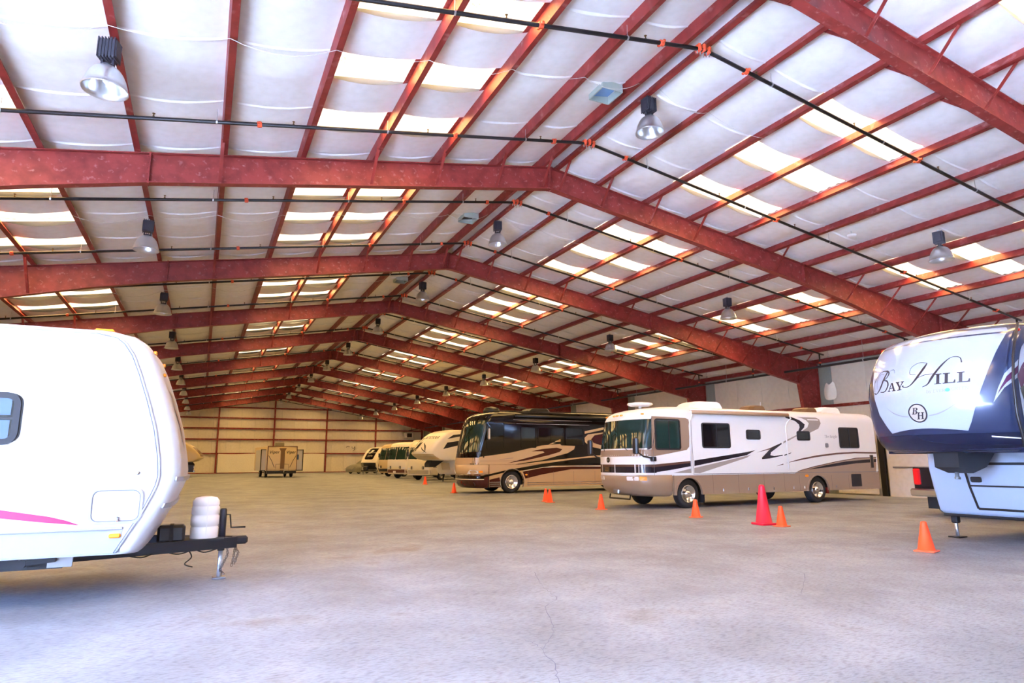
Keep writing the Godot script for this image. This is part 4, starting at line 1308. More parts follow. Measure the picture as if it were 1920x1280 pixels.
func small_motor_home(label: String, at: Vector3, turn: float, o_: Dictionary) -> void:
	# plain flat-fronted motor home seen far down the hall
	var o = thing("motor_home", label, "motor home", "motor homes")
	o.position = at; o.rotation.y = turn
	var W = 1.24
	var hgt: float = o_.h
	var up = Body.new([[0.38, 0.12, 9.0, W - 0.05], [0.5, 0.03, 9.0, W], [1.3, 0.0, 9.0, W], [1.55, 0.02, 9.0, W], [hgt - 0.6, 0.28, 9.0, W], [hgt - 0.25, 0.42, 9.0, W - 0.02], [hgt - 0.1, 0.6, 8.95, W - 0.1], [hgt, 1.1, 8.9, W - 0.35]], W, 0.1, 0.3)
	part("body", up.shell(MB.new().smooth()), o_.body, o)
	var front = up.front; var near = up.near
	var b = MB.new()
	for s in [-1.0, 1.0]:
		var u0 = minf(s * 0.02, s * 1.22); var u1 = maxf(s * 0.02, s * 1.22)
		b = MB.new()
		frame_ring(b, rect(u0, 1.62, u1, hgt - 0.42, 0.1), rect(u0 + 0.05, 1.67, u1 - 0.05, hgt - 0.47, 0.06), front, -0.01, 0.02)
		var wr = part("windscreen", b, "black_trim", o)
		part("pane", MB.new().smooth().skin(rect(u0 + 0.02, 1.64, u1 - 0.02, hgt - 0.44, 0.08), front, 0.006, 0.12), "glass_green", wr)
		part("headlamp", MB.new().prism(rect(minf(s * 0.75, s * 1.1), 0.82, maxf(s * 0.75, s * 1.1), 0.98, 0.02), front, -0.01, 0.02), "clear_lens", o)
		mirror_arm(o, up.front(s * 1.4, 1.75, 0.02), up.front(s * 1.4, 1.95, 0.22), Vector3(0.1, 0.42, 0.2))
		for x in [1.5, 6.4]: wheel(o, Vector3(x, 0.42, s * (W - 0.08)), 0.42, 0.24, s, "steel", 6)
	part("lower_band", MB.new().smooth().skin(rect(-1.35, 0.5, 1.35, 0.78), front, 0.004, 0.12), o_.band, o)
	part("grille", MB.new().prism(rect(-0.68, 0.84, 0.68, 1.08, 0.03), front, 0.0, 0.02), "black_trim", o)
	b = MB.new()
	for k in 4: b.prism(rect(-0.64, 0.865 + k * 0.055, 0.64, 0.885 + k * 0.055), front, 0.0, 0.026)
	var sl = part("grille_slats", b, o_.slat, o)
	sl.set_meta("kind", "stuff")
	part("bumper", MB.new().prism(rect(-1.25, 0.46, 1.25, 0.68, 0.05), front, 0.0, 0.06), o_.bumper, o)
	if o_.get("plate", false): part("number_plate", MB.new().prism(rect(-0.16, 0.5, 0.16, 0.66), front, 0.06, 0.07), "white_plastic", o)
	for q in [[0.9, 1.75, 1.7], [2.6, 1.8, 3.6], [4.6, 1.9, 5.2], [6.8, 1.8, 7.8]]: window(o, near, q[0], q[1], q[2], hgt - 0.5, 0.06)
	art(o, near, rect(0.5, 0.95, 8.9, 1.2), 0.004, o_.band)
	part("air_conditioner", rounded_pod(MB.new(), Vector3(3.0, hgt - 0.03, 0.0), Vector3(1.3, 0.25, 0.8)), o_.body, o)

func build_left_trailer() -> void:
	# travel trailer with its tongue pointing to +x: local nose at -x, turned round
	var o = thing("travel_trailer", "white travel trailer with a magenta stripe and a propane tank on its tongue", "trailer")
	o.position = P(-0.14, 0, 9.37); o.rotation.y = PI
	var W = 1.22
	var up = Body.new([[0.5, 0.36, 8.3, W - 0.01], [0.56, 0.32, 8.3, W], [0.95, 0.12, 8.3, W], [1.15, 0.035, 8.3, W], [1.25, 0.005, 8.3, W], [1.35, 0.0, 8.3, W], [1.5, 0.02, 8.3, W], [1.85, 0.09, 8.3, W], [2.2, 0.2, 8.3, W], [2.5, 0.31, 8.3, W], [2.65, 0.38, 8.3, W], [2.75, 0.46, 8.3, W - 0.01], [2.82, 0.56, 8.28, W - 0.05], [2.88, 0.76, 8.25, W - 0.16], [2.93, 1.2, 8.2, W - 0.5]], W, 0.04, 0.17)
	part("body", up.shell(MB.new().smooth()), "trailer_white", o)
	# the visible side is the local far side
	var side = up.far_side; var front = up.front
	var X = func(x: float) -> float: return -0.14 - x    # hall x to local x
	part("window_film", MB.new().skin(rect(X.call(-1.68), 1.64, X.call(-3.2), 2.14, 0.1), side, 0.002, 3.0), "black_trim", o)
	var w = window(o, side, X.call(-1.7), 1.62, X.call(-3.2), 2.15, 0.12, "glass_dark", "frame_black", -1.0, "window", 0.06)
	part("sash", MB.new().prism(rect(X.call(-1.76), 1.88, X.call(-3.14), 1.9), side, 0.0, 0.016), "frame_black", w)
	part("blind", MB.new().prism(rect(X.call(-1.78), 1.92, X.call(-1.95), 2.09), side, 0.004, 0.01), "blind", w)
	part("blind", MB.new().prism(rect(X.call(-1.78), 1.68, X.call(-2.1), 1.87), side, 0.004, 0.01), "blind", w)
	# magenta stripe running to a point
	art(o, side, poly([[X.call(-1.08), 0.81], [X.call(-1.2), 0.86], [X.call(-1.35), 0.905], [X.call(-1.76), 0.985], [X.call(-2.6), 1.05], [X.call(-4.5), 1.08], [X.call(-4.5), 0.98], [X.call(-2.6), 0.96], [X.call(-1.76), 0.905], [X.call(-1.4), 0.85]]), 0.004, "magenta")
	# baggage door
	var b = MB.new()
	var hx0: float = X.call(-0.53); var hx1: float = X.call(-1.02)
	frame_ring(b, rect(hx0, 0.81, hx1, 1.18, 0.09), rect(hx0 + 0.025, 0.835, hx1 - 0.025, 1.155, 0.07), side, 0.0, 0.018)
	var hd = part("baggage_door", b, "trailer_trim", o)
	part("door_panel", MB.new().prism(rect(hx0 + 0.02, 0.83, hx1 - 0.02, 1.16, 0.07), side, 0.0, 0.01), "trailer_white", hd)
	part("door_seal", frame_ring(MB.new(), rect(hx0 + 0.024, 0.834, hx1 - 0.024, 1.156, 0.07), rect(hx0 + 0.034, 0.844, hx1 - 0.034, 1.146, 0.062), side, 0.0, 0.012), "seam", hd)
	part("latch", MB.new().cbox(up.far_side(X.call(-0.75), 0.86, 0.02), Vector3(0.03, 0.05, 0.03), 0.008), "chrome", hd)
	# corner moulding that edges the nose, awning rail, skirt rail and lamps
	for sg in [1.0, -1.0]:
		var pts = []
		for y in [0.52, 0.75, 0.95, 1.1, 1.2, 1.3, 1.5, 1.8, 2.1, 2.4, 2.6, 2.72, 2.79]:
			var e = up.q(y)
			pts.append(Vector3(e[1] + up.depth() + 0.03, y, sg * (e[3] + 0.006)))
		pts.append(Vector3(0.98, 2.835, sg * (W - 0.05))); pts.append(Vector3(8.2, 2.835, sg * (W - 0.05)))
		part("corner_moulding", MB.new().smooth().tube(pts, 0.014, 6), "trailer_trim", o)
		part("moulding_insert", MB.new().tube(pts.map(func(p): return p + Vector3(0.018, -0.004, sg * 0.006)), 0.005, 4), "seam", o)
	part("skirt_rail", MB.new().cbox(up.far_side(4.4, 0.765, 0.008), Vector3(7.7, 0.03, 0.03), 0.008), "trailer_trim", o)
	part("skirt", MB.new().prism(rect(0.56, 0.52, 8.2, 0.75), side, 0.001, 0.006), "trailer_trim", o)
	part("marker_lamp", MB.new().cbox(up.far_side(X.call(-0.76), 0.69, 0.012), Vector3(0.11, 0.045, 0.03), 0.012), "amber", o)
	for u in [-1.05, 0.0, 1.05]: part("marker_lamp", MB.new().cbox(up.front(u, 2.66, 0.012), Vector3(0.04, 0.04, 0.09), 0.01), "amber", o)
	part("marker_lamp", MB.new().cbox(up.front(-1.0, 2.42, 0.012), Vector3(0.03, 0.04, 0.08), 0.01), "amber", o)
	part("roof_edge_light", MB.new().cbox(Vector3(0.95, 2.9, -0.9), Vector3(0.2, 0.05, 0.08), 0.02), "amber", o)
	part("door_knob", MB.new().smooth().lathe(up.far_side(X.call(-0.6), 1.33, 0.0), [[0.02, 0.0], [0.012, 0.015], [0.018, 0.025], [0.0, 0.03]], 8, Vector3(0, 0, -1)), "chrome", o)
	art(o, front, curve2([[-1.0, 2.25, 0], [-0.86, 2.02], [-0.74, 1.7, 0], [-0.5, 1.6], [-0.55, 1.9], [-0.7, 2.2]], 5), 0.004, "warm_grey", "nose_graphic", 0.08)
	art(o, front, curve2([[-0.98, 2.05, 0], [-0.85, 1.85], [-0.72, 1.55, 0], [-0.78, 1.8], [-0.85, 1.98]], 5), 0.006, "plum", "nose_graphic", 0.08)
	art(o, front, curve2([[0.3, 2.3, 0], [0.8, 2.0], [0.9, 1.7, 0], [0.5, 2.0]], 5), 0.004, "warm_grey", "nose_graphic", 0.08)
	for y in [1.26, 0.98]: part("nose_moulding", MB.new().smooth().skin(rect(-1.2, y - 0.025, 1.2, y + 0.025), front, 0.03, 0.1, 0.0), "trailer_trim", o)
	# A-frame tongue
	var z = 0.0
	for s in [-1.0, 1.0]:
		part("tongue_beam", MB.new().beam(Vector3(1.15, 0.47, s * 0.86), Vector3(-0.62, 0.44, s * 0.06), 0.055, 0.13), "frame_black", o)
		part("frame_rail", MB.new().box(Vector3(4.7, 0.43, s * 0.86), Vector3(7.2, 0.15, 0.06)), "frame_black", o)
	part("coupler", MB.new().cbox(Vector3(-0.66, 0.46, 0), Vector3(0.2, 0.1, 0.11), 0.025), "frame_black", o)
	part("cross_plate", MB.new().box(Vector3(-0.22, 0.5, 0), Vector3(0.5, 0.02, 0.5)), "frame_black", o)
	part("bar_end", MB.new().box(Vector3(1.12, 0.45, -0.9), Vector3(0.22, 0.16, 0.05)), "steel", o)
	# jack with foot and crank
	part("jack", MB.new().smooth().lathe(Vector3(-0.45, 0, 0), [[0.042, 0.34], [0.042, 0.84], [0.03, 0.86], [0.0, 0.86]], 12), "frame_black", o)
	part("jack_tube", MB.new().smooth().lathe(Vector3(-0.45, 0, 0), [[0.03, 0.02], [0.03, 0.36]], 12), "zinc", o)
	part("rating_plate", MB.new().box(Vector3(0.0, 0.475, -0.36), Vector3(0.07, 0.03, 0.01), Basis(Vector3.UP, 0.43)), "clear_lens", o)
	part("jack_foot", MB.new().cbox(Vector3(-0.45, 0.012, 0), Vector3(0.16, 0.024, 0.14), 0.006), "steel", o)
	part("crank", MB.new().smooth().tube([Vector3(-0.45, 0.78, 0), Vector3(-0.53, 0.78, -0.03), Vector3(-0.55, 0.62, -0.03), Vector3(-0.72, 0.62, -0.05)], 0.012, 6), "frame_black", o)
	# propane tank, ribbed like its moulded cover
	part("propane_tank", MB.new().smooth().lathe(Vector3(-0.24, 0.47, -0.02), [[0.0, 0.0], [0.155, 0.0], [0.162, 0.02], [0.162, 0.16], [0.152, 0.175], [0.152, 0.185], [0.165, 0.2], [0.165, 0.3], [0.153, 0.315], [0.153, 0.325], [0.163, 0.34], [0.163, 0.41], [0.152, 0.425], [0.152, 0.433], [0.158, 0.445], [0.155, 0.49], [0.125, 0.53], [0.06, 0.545], [0.0, 0.55]], 24), "white_plastic", o)
	part("tank_seam", MB.new().box(Vector3(-0.26, 0.74, -0.185), Vector3(0.012, 0.5, 0.012)), "white_plastic", o)
	part("battery_box", MB.new().cbox(Vector3(0.12, 0.6, -0.25), Vector3(0.3, 0.2, 0.22), 0.03), "black_trim", o)
	part("battery_strap", MB.new().box(Vector3(0.12, 0.6, -0.25), Vector3(0.04, 0.21, 0.23)), "rubber", o)
	# safety chains, breakaway wire and plug lead
	var rng = RandomNumberGenerator.new()
	for c in [[[-0.5, 0.5, -0.06], [-0.53, 0.3, -0.1], [-0.45, 0.12, -0.12], [-0.5, 0.06, -0.1]], [[-0.62, 0.46, -0.06], [-0.6, 0.25, -0.08], [-0.58, 0.14, -0.07]], [[-0.56, 0.46, 0.08], [-0.66, 0.3, 0.05], [-0.62, 0.15, 0.05]]]:
		b = MB.new()
		var cv = Curve3D.new()
		for q in c: cv.add_point(Vector3(q[0], q[1], q[2]))
		var n = int(cv.get_baked_length() / 0.028)
		for k in n:
			var p = cv.sample_baked(k * 0.028); var d = (cv.sample_baked((k + 1) * 0.028) - p).normalized()
			var sd = d.cross(Vector3.BACK if k % 2 == 0 else Vector3.RIGHT).normalized() * 0.011
			b.tube([p - d * 0.006 + sd, p + d * 0.034 + sd, p + d * 0.04, p + d * 0.034 - sd, p - d * 0.006 - sd, p - d * 0.012, p - d * 0.006 + sd], 0.0035, 4)
		var ch = part("safety_chain", b, "chain", o)
		ch.set_meta("kind", "stuff")
	for c in [[[0.25, 0.44, -0.4], [0.05, 0.36, -0.3], [-0.1, 0.38, -0.2], [-0.2, 0.42, -0.15]], [[-0.05, 0.42, -0.12], [-0.12, 0.3, -0.13], [-0.05, 0.22, -0.15], [-0.14, 0.18, -0.15]], [[-0.1, 0.42, -0.12], [-0.25, 0.34, -0.1], [-0.42, 0.38, -0.08]], [[0.6, 0.45, -0.75], [0.4, 0.38, -0.6], [0.25, 0.42, -0.45]]]:
		var cv = Curve3D.new()
		for q in c: cv.add_point(Vector3(q[0], q[1], q[2]))
		part("wire", MB.new().smooth().tube(Array(curve3(c, 6)), 0.008, 5), "rubber", o)
	# running gear, out of the picture to the left, and the folded stabiliser
	for x in [4.6, 5.5]:
		for s in [-1.0, 1.0]: wheel(o, Vector3(x, 0.34, s * 1.05), 0.34, 0.2, s, "steel", 6)
	part("axle_frame", MB.new().box(Vector3(5.05, 0.36, 0), Vector3(1.4, 0.08, 1.9)), "frame_black", o)
	part("stabiliser", MB.new().beam(Vector3(1.15, 0.46, -0.98), Vector3(1.42, 0.44, -0.98), 0.07, 0.05).lathe(Vector3(1.44, 0.43, -1.02), [[0.045, 0.0], [0.045, 0.08]], 10, Vector3.BACK), "frame_black", o)
	part("rear_stabiliser", MB.new().beam(Vector3(7.6, 0.42, -0.9), Vector3(7.6, 0.0, -0.9), 0.06, 0.06, Vector3.RIGHT), "frame_black", o)

func curve3(c: Array, n: int) -> PackedVector3Array:
	var out = PackedVector3Array()
	for i in c.size() - 1:
		var g = func(j): var e = c[clampi(j, 0, c.size() - 1)]; return Vector3(e[0], e[1], e[2])
		for t in n: out.append(g.call(i).cubic_interpolate(g.call(i + 1), g.call(i - 1), g.call(i + 2), float(t) / n))
	out.append(Vector3(c[-1][0], c[-1][1], c[-1][2]))
	return out

func build_bay_hill() -> void:
	var o = thing("fifth_wheel_trailer", "glossy white fifth-wheel trailer with navy nose pillars and large script lettering", "trailer", "fifth-wheel trailers")
	o.position = P(10.62, 0, 6.88)
	var W = 1.22
	var cap = Body.new([[1.55, 0.42, 9.2, W - 0.06], [1.58, 0.36, 9.2, W - 0.02], [1.7, 0.22, 9.2, W], [1.9, 0.1, 9.2, W], [2.2, 0.0, 9.2, W], [2.5, 0.0, 9.2, W], [2.8, 0.07, 9.2, W], [3.05, 0.18, 9.2, W], [3.25, 0.31, 9.2, W - 0.01], [3.42, 0.46, 9.2, W - 0.03], [3.54, 0.64, 9.2, W - 0.09], [3.62, 0.9, 9.2, W - 0.2], [3.67, 1.3, 9.2, W - 0.4], [3.69, 1.7, 9.2, W - 0.7]], W, 0.28, 0.24)
	part("body", cap.shell(MB.new().smooth()), "navy", o)
	var front = cap.front; var near = cap.near
	# white shield between the pillars: wide at the top, narrowing towards the chin
	var edge = [[0.64, 1.87], [0.72, 2.0], [0.82, 2.2], [0.93, 2.5], [1.02, 2.8], [1.09, 3.1], [1.14, 3.3], [1.17, 3.45]]
	var sh = PackedVector2Array()
	for i in 13: sh.append(Vector2(lerpf(-0.64, 0.64, i / 12.0), 1.87 + 0.06 * cos(PI * (i / 12.0 - 0.5))))
	for e in edge.slice(1): sh.append(Vector2(e[0], e[1]))
	for i in 9: sh.append(Vector2(lerpf(1.1, -1.1, i / 8.0), 3.58))
	for k in range(edge.size() - 1, 0, -1): sh.append(Vector2(-edge[k][0], edge[k][1]))
	part("nose_shield", MB.new().smooth().skin(sh, front, 0.006, 0.07), "gelcoat_gloss", o)
	var roof = MB.new().smooth()
	for k in range(9, 14):
		pass
	part("roof_membrane", MB.new().smooth().skin(rect(-0.9, 3.58, 0.9, 3.685), front, 0.006, 0.06), "gelcoat_gloss", o)
	# chin: a dark lip below the shield
	part("chin", MB.new().smooth().skin(rect(-1.5, 1.56, 1.5, 1.83), front, 0.012, 0.08, 0.0), "navy_dark", o)
	part("chin_flash", MB.new().smooth().skin(poly([[0.9, 1.765], [1.35, 1.72], [1.35, 1.735], [0.9, 1.785]]), front, 0.016, 0.1), "clear_lens", o)
	# lettering: script initials with flourishes, small capitals
	var L = func(s: String, size: float, at: Vector2, serif := true, bold := true, shear := 0.0, m := "lettering", st := 1.0): part("lettering", MB.new().text(s, font(bold, serif), size, front, at, 0.011, shear, st), m, o)
	var stroke = func(pts: Array, m := "lettering"): part("lettering_flourish", MB.new().skin(ribbon(pts, 7), front, 0.011, 0.05), m, o)
	L.call("AY", 0.15, Vector2(-0.375, 2.66), true, true, 0.0, "lettering", 1.15)
	L.call("ILL", 0.17, Vector2(0.545, 2.71), true, true, 0.0, "lettering", 1.25)
	stroke.call([[-0.66, 2.95, 0.006], [-0.6, 2.96, 0.03], [-0.66, 2.84, 0.04], [-0.76, 2.66, 0.035], [-0.86, 2.58, 0.015], [-0.93, 2.6, 0.03]])
	stroke.call([[-0.92, 2.62, 0.01], [-0.93, 2.8, 0.018], [-0.8, 2.95, 0.01], [-0.64, 2.97, 0.02], [-0.56, 2.92, 0.035], [-0.6, 2.84, 0.02], [-0.68, 2.8, 0.008]])
	stroke.call([[-0.68, 2.8, 0.008], [-0.58, 2.78, 0.03], [-0.55, 2.7, 0.035], [-0.62, 2.6, 0.02], [-0.74, 2.6, 0.008]])
	stroke.call([[-0.85, 2.66, 0.004], [-0.86, 2.84, 0.008], [-0.76, 2.93, 0.006], [-0.68, 2.9, 0.004]])
	stroke.call([[-0.56, 2.95, 0.004], [-0.46, 2.97, 0.008], [-0.42, 2.9, 0.005]])
	stroke.call([[0.16, 3.0, 0.01], [0.12, 2.92, 0.04], [0.02, 2.76, 0.036], [-0.1, 2.64, 0.015], [-0.2, 2.63, 0.012], [-0.23, 2.66, 0.034]])
	stroke.call([[0.16, 3.0, 0.008], [0.02, 3.02, 0.007], [-0.1, 2.95, 0.007], [-0.1, 2.84, 0.007], [0.0, 2.82, 0.005]])
	stroke.call([[0.66, 2.95, 0.02], [0.62, 3.04, 0.012], [0.5, 3.05, 0.01], [0.38, 2.93, 0.03], [0.26, 2.74, 0.038], [0.2, 2.64, 0.02], [0.12, 2.6, 0.008]], "lettering")
	stroke.call([[0.03, 2.76, 0.006], [0.16, 2.8, 0.01], [0.3, 2.8, 0.006]])
	L.call("by EVER", 0.05, Vector2(0.32, 2.51), true, false, 0.0, "lettering_grey")
	L.call("GREEN", 0.05, Vector2(0.66, 2.53), true, false, 0.0, "lettering_grey")
	part("brand_mark", MB.new().skin(ellipse(0.49, 2.52, 0.035, 0.028), front, 0.011, 0.05), "teal_mark", o)
	# round emblem with wings
	var em = MB.new()
	frame_ring(em, ellipse(0.0, 2.18, 0.155, 0.155, 28), ellipse(0.0, 2.18, 0.135, 0.135, 28), front, 0.006, 0.014)
	part("emblem_ring", em, "lettering", o)
	part("emblem_field", MB.new().skin(ellipse(0.0, 2.18, 0.14, 0.14, 28), front, 0.009, 0.08), "silver_paint", o)
	part("lettering", MB.new().text("B", font(true, true), 0.11, front, Vector2(-0.035, 2.215), 0.013, 0.3).text("H", font(true, true), 0.11, front, Vector2(0.04, 2.135), 0.013, 0.3), "lettering", o)
	for s in [-1.0, 1.0]:
		stroke.call([[s * 0.17, 2.13, 0.012], [s * 0.3, 2.15, 0.018], [s * 0.45, 2.21, 0.014], [s * 0.6, 2.31, 0.004]], "lettering_grey")
		# white and plum spears on the pillars
		part("spear", MB.new().smooth().skin(poly([[s * 1.06, 2.28], [s * 1.22, 2.5], [s * 1.42, 2.66], [s * 1.42, 2.95], [s * 1.22, 2.72]] if s > 0 else [[-1.42, 2.95], [-1.42, 2.66], [-1.22, 2.5], [-1.06, 2.28], [-1.22, 2.72]]), front, 0.008, 0.06), "gelcoat_gloss", o)
		part("spear", MB.new().smooth().skin(poly([[s * 1.12, 2.4], [s * 1.25, 2.58], [s * 1.43, 2.74], [s * 1.43, 2.86], [s * 1.25, 2.68]] if s > 0 else [[-1.43, 2.86], [-1.43, 2.74], [-1.25, 2.58], [-1.12, 2.4], [-1.25, 2.68]]), front, 0.011, 0.06), "plum", o)
		part("marker_lamp", MB.new().cbox(cap.front(s * 1.3, 3.45, 0.015), Vector3(0.04, 0.04, 0.07), 0.01), "red_lens", o)
	# side wall behind the nose, white with dark sweeps
	var x0 = cap.depth() + 0.5
	art(o, near, curve2([[0.62, 2.0, 0], [0.75, 1.75], [1.2, 1.6, 0], [9.1, 1.6, 0], [9.1, 3.3, 0], [1.1, 3.3, 0], [0.8, 3.1], [0.62, 2.6]], 5), 0.005, "gelcoat_gloss", "side_panel", 0.3)
	art(o, near, curve2([[0.6, 2.68, 0], [0.9, 2.95], [1.6, 3.12, 0], [9.1, 3.2, 0], [9.1, 3.05, 0], [1.6, 2.9], [0.9, 2.7], [0.66, 2.45, 0]], 5), 0.008, "plum", "side_sweep", 0.3)
	art(o, near, curve2([[0.62, 2.5, 0], [0.95, 2.6], [1.8, 2.75, 0], [1.5, 2.5], [1.1, 2.1], [0.85, 1.75, 0]], 5), 0.01, "black_trim", "side_sweep", 0.3)
	part("edge_moulding", MB.new().smooth().tube([cap.near(0.55, 1.6, 0.01), cap.near(0.5, 1.8, 0.012), cap.near(0.44, 2.1, 0.012), cap.near(0.46, 2.6, 0.012), cap.near(0.56, 3.0, 0.012), cap.near(0.75, 3.35, 0.012), Vector3(1.0, 3.56, 1.14)], 0.022, 6), "black_trim", o)
	window(o, near, 2.6, 2.1, 4.0, 2.8, 0.1)
	window(o, near, 6.2, 2.0, 7.6, 2.75, 0.1)
	part("entry_door", frame_ring(MB.new(), rect(4.7, 1.62, 5.4, 3.2, 0.08), rect(4.74, 1.66, 5.36, 3.16, 0.05), near, 0.0, 0.025), "black_trim", o)
	# lower front: white basement with a wide compartment door
	var low = Body.new([[0.44, 2.06, 9.2, W - 0.12], [0.5, 2.02, 9.2, W - 0.08], [0.9, 1.98, 9.2, W - 0.03], [1.25, 1.95, 9.2, W], [1.55, 1.95, 9.2, W]], W, 0.02, 0.1)
	part("basement", low.shell(MB.new().smooth()), "gelcoat_gloss", o)
	var lf = low.front
	for q in [[[[-0.53, 1.35], [1.25, 1.35]], 0.045], [[[-0.49, 0.96], [1.25, 0.96]], 0.03], [[[-0.42, 0.56], [1.25, 0.56]], 0.04], [[[-0.53, 1.37], [-0.49, 0.96], [-0.42, 0.56]], 0.045]]:
		line_art(o, lf, q[0], q[1], 0.012, "black_trim", "door_seal", 0.2)
	part("door_lock", MB.new().prism(rect(-0.44, 1.02, -0.26, 1.12, 0.03), lf, 0.0, 0.03), "black_trim", o)
	part("bottom_rail", MB.new().cbox(Vector3(2.06, 0.42, 0), Vector3(0.08, 0.05, 2.1), 0.015), "black_trim", o)
	# pin box under the nose, wiring and landing legs
	part("nose_underside", MB.new().box(Vector3(1.35, 1.56, 0), Vector3(1.2, 0.06, 2.2)), "navy_dark", o)
	part("pin_box", MB.new().hexa_box([[0.6, 1.3], [0.95, 1.2], [1.35, 1.3], [1.65, 1.55], [0.6, 1.55]], 0.2), "frame_black", o)
	part("king_pin", MB.new().smooth().lathe(Vector3(0.85, 1.1, 0), [[0.045, 0.0], [0.045, 0.04], [0.03, 0.05], [0.03, 0.12]], 12), "steel", o)
	part("hitch_light", MB.new().cbox(Vector3(1.7, 1.42, -0.45), Vector3(0.1, 0.08, 0.08), 0.02), "clear_lens", o)
	for s in [-1.0, 1.0]:
		part("landing_leg", MB.new().smooth().lathe(Vector3(2.25, 0, s * 0.97), [[0.032, 0.02], [0.032, 0.3]], 12), "zinc", o)
		part("leg_sleeve", MB.new().cbox(Vector3(2.25, 0.36, s * 0.97), Vector3(0.12, 0.2, 0.12), 0.02), "frame_black", o)
		part("leg_foot", MB.new().cbox(Vector3(2.25, 0.012, s * 0.97), Vector3(0.26, 0.024, 0.2), 0.006), "frame_black", o)
		for x in [6.3, 7.2]: wheel(o, Vector3(x, 0.38, s * 1.02), 0.38, 0.22, s, "steel", 6)
	part("axle_frame", MB.new().box(Vector3(6.7, 0.42, 0), Vector3(1.5, 0.1, 1.9)), "frame_black", o)

func build_far_fifth_wheel(label: String, at: Vector3, turn: float, style: Dictionary) -> void:
	var o = thing("fifth_wheel_trailer", label, "trailer", "fifth-wheel trailers")
	o.position = at; o.rotation.y = turn
	var W = 1.22
	var s0: float = style.get("tall", 1.0)
	var cap = Body.new([[1.5, 1.15, 5.0, W - 0.03], [1.6, 0.6, 5.0, W], [1.85, 0.15, 5.0, W], [2.0, 0.0, 5.0, W], [2.3, 0.12, 5.0, W], [2.7, 0.5, 5.0, W], [3.1, 0.95, 5.0, W - 0.01], [3.4, 1.4, 5.0, W - 0.04], [3.58, 1.9, 5.0, W - 0.12], [3.68, 2.6, 5.0, W - 0.35]].map(func(p): return [p[0] * s0, p[1], p[2], p[3]]), W, 0.2, 0.3)
	part("body", cap.shell(MB.new().smooth()), style.body, o)
	var front = cap.front; var near = cap.near
	part("nose_window", MB.new().smooth().skin(curve2([[-1.2, 2.1, 0], [-0.3, 2.15], [-0.1, 2.6], [-0.3, 3.05], [-1.1, 3.1, 0]].map(func(p): return [p[0], p[1] * s0] + ([0] if p.size() > 2 else [])), 5), front, 0.006, 0.1), style.glass, o)
	part("chin", MB.new().smooth().skin(rect(-1.4, 1.6 * s0, 1.4, 1.95 * s0), front, 0.006, 0.1), style.chin, o)
	if style.has("text"): part("lettering", MB.new().text(style.text, font(true), 0.2, front, Vector2(0.35, 3.12 * s0), 0.012), "lettering", o)
	for q in [[[0.1, 2.75, 0.0], [0.5, 2.5, 0.09], [0.75, 2.2, 0.06], [0.6, 2.02, 0.0]], [[0.2, 2.45, 0.0], [0.5, 2.25, 0.06], [0.9, 2.05, 0.02]]]:
		part("swoosh", MB.new().smooth().skin(ribbon(q.map(func(p): return [p[0], p[1] * s0, p[2] + 0.004]), 5), front, 0.009, 0.1), style.band, o)
	art(o, near, poly([[1.4, 2.3], [1.75, 2.75], [3.0, 2.92], [4.95, 2.95], [4.95, 2.6], [3.0, 2.62], [1.9, 2.4]]), 0.005, style.band, "side_sweep", 0.3)
	art(o, near, poly([[1.75, 3.0], [2.3, 3.3], [3.2, 3.4], [4.95, 3.4], [4.95, 3.28], [3.2, 3.25], [2.4, 3.12]]), 0.005, style.band, "side_sweep", 0.3)
	art(o, near, rect(3.4, 1.75, 3.6, 3.3), 0.006, style.band, "side_sweep", 0.3)
	art(o, near, rect(3.4, 1.68, 4.95, 1.8), 0.006, style.band, "side_sweep", 0.3)
	var low = Body.new([[0.55, 2.75, 9.0, W - 0.06], [0.7, 2.65, 9.0, W], [1.52, 2.45, 9.0, W]], W, 0.02, 0.1)
	part("basement", low.shell(MB.new().smooth()), style.low, o)
	part("upper_body", MB.new().cbox(Vector3(7.0, 2.55 * s0, 0), Vector3(4.1, 2.1 * s0, 2.42), 0.08), style.body, o)
	var lf = low.front
	part("baggage_door", MB.new().prism(rect(-0.5, 0.85, 0.5, 1.35, 0.05), lf, 0.0, 0.02), style.chin, o)
	part("pin_box", MB.new().hexa_box([[0.9, 1.05], [1.4, 1.05], [1.9, 1.35], [2.2, 1.52], [1.1, 1.52], [0.9, 1.3]], 0.3), "frame_black", o)
	for s in [-1.0, 1.0]:
		part("landing_leg", MB.new().cbox(Vector3(2.95, 0.29, s * 0.85), Vector3(0.08, 0.56, 0.08), 0.01), "frame_black", o)
		for x in [6.3, 7.2]: wheel(o, Vector3(x, 0.38, s * 1.02), 0.38, 0.22, s, "steel", 6)
	part("axle_frame", MB.new().box(Vector3(6.7, 0.45, 0), Vector3(1.5, 0.14, 1.9)), "frame_black", o)

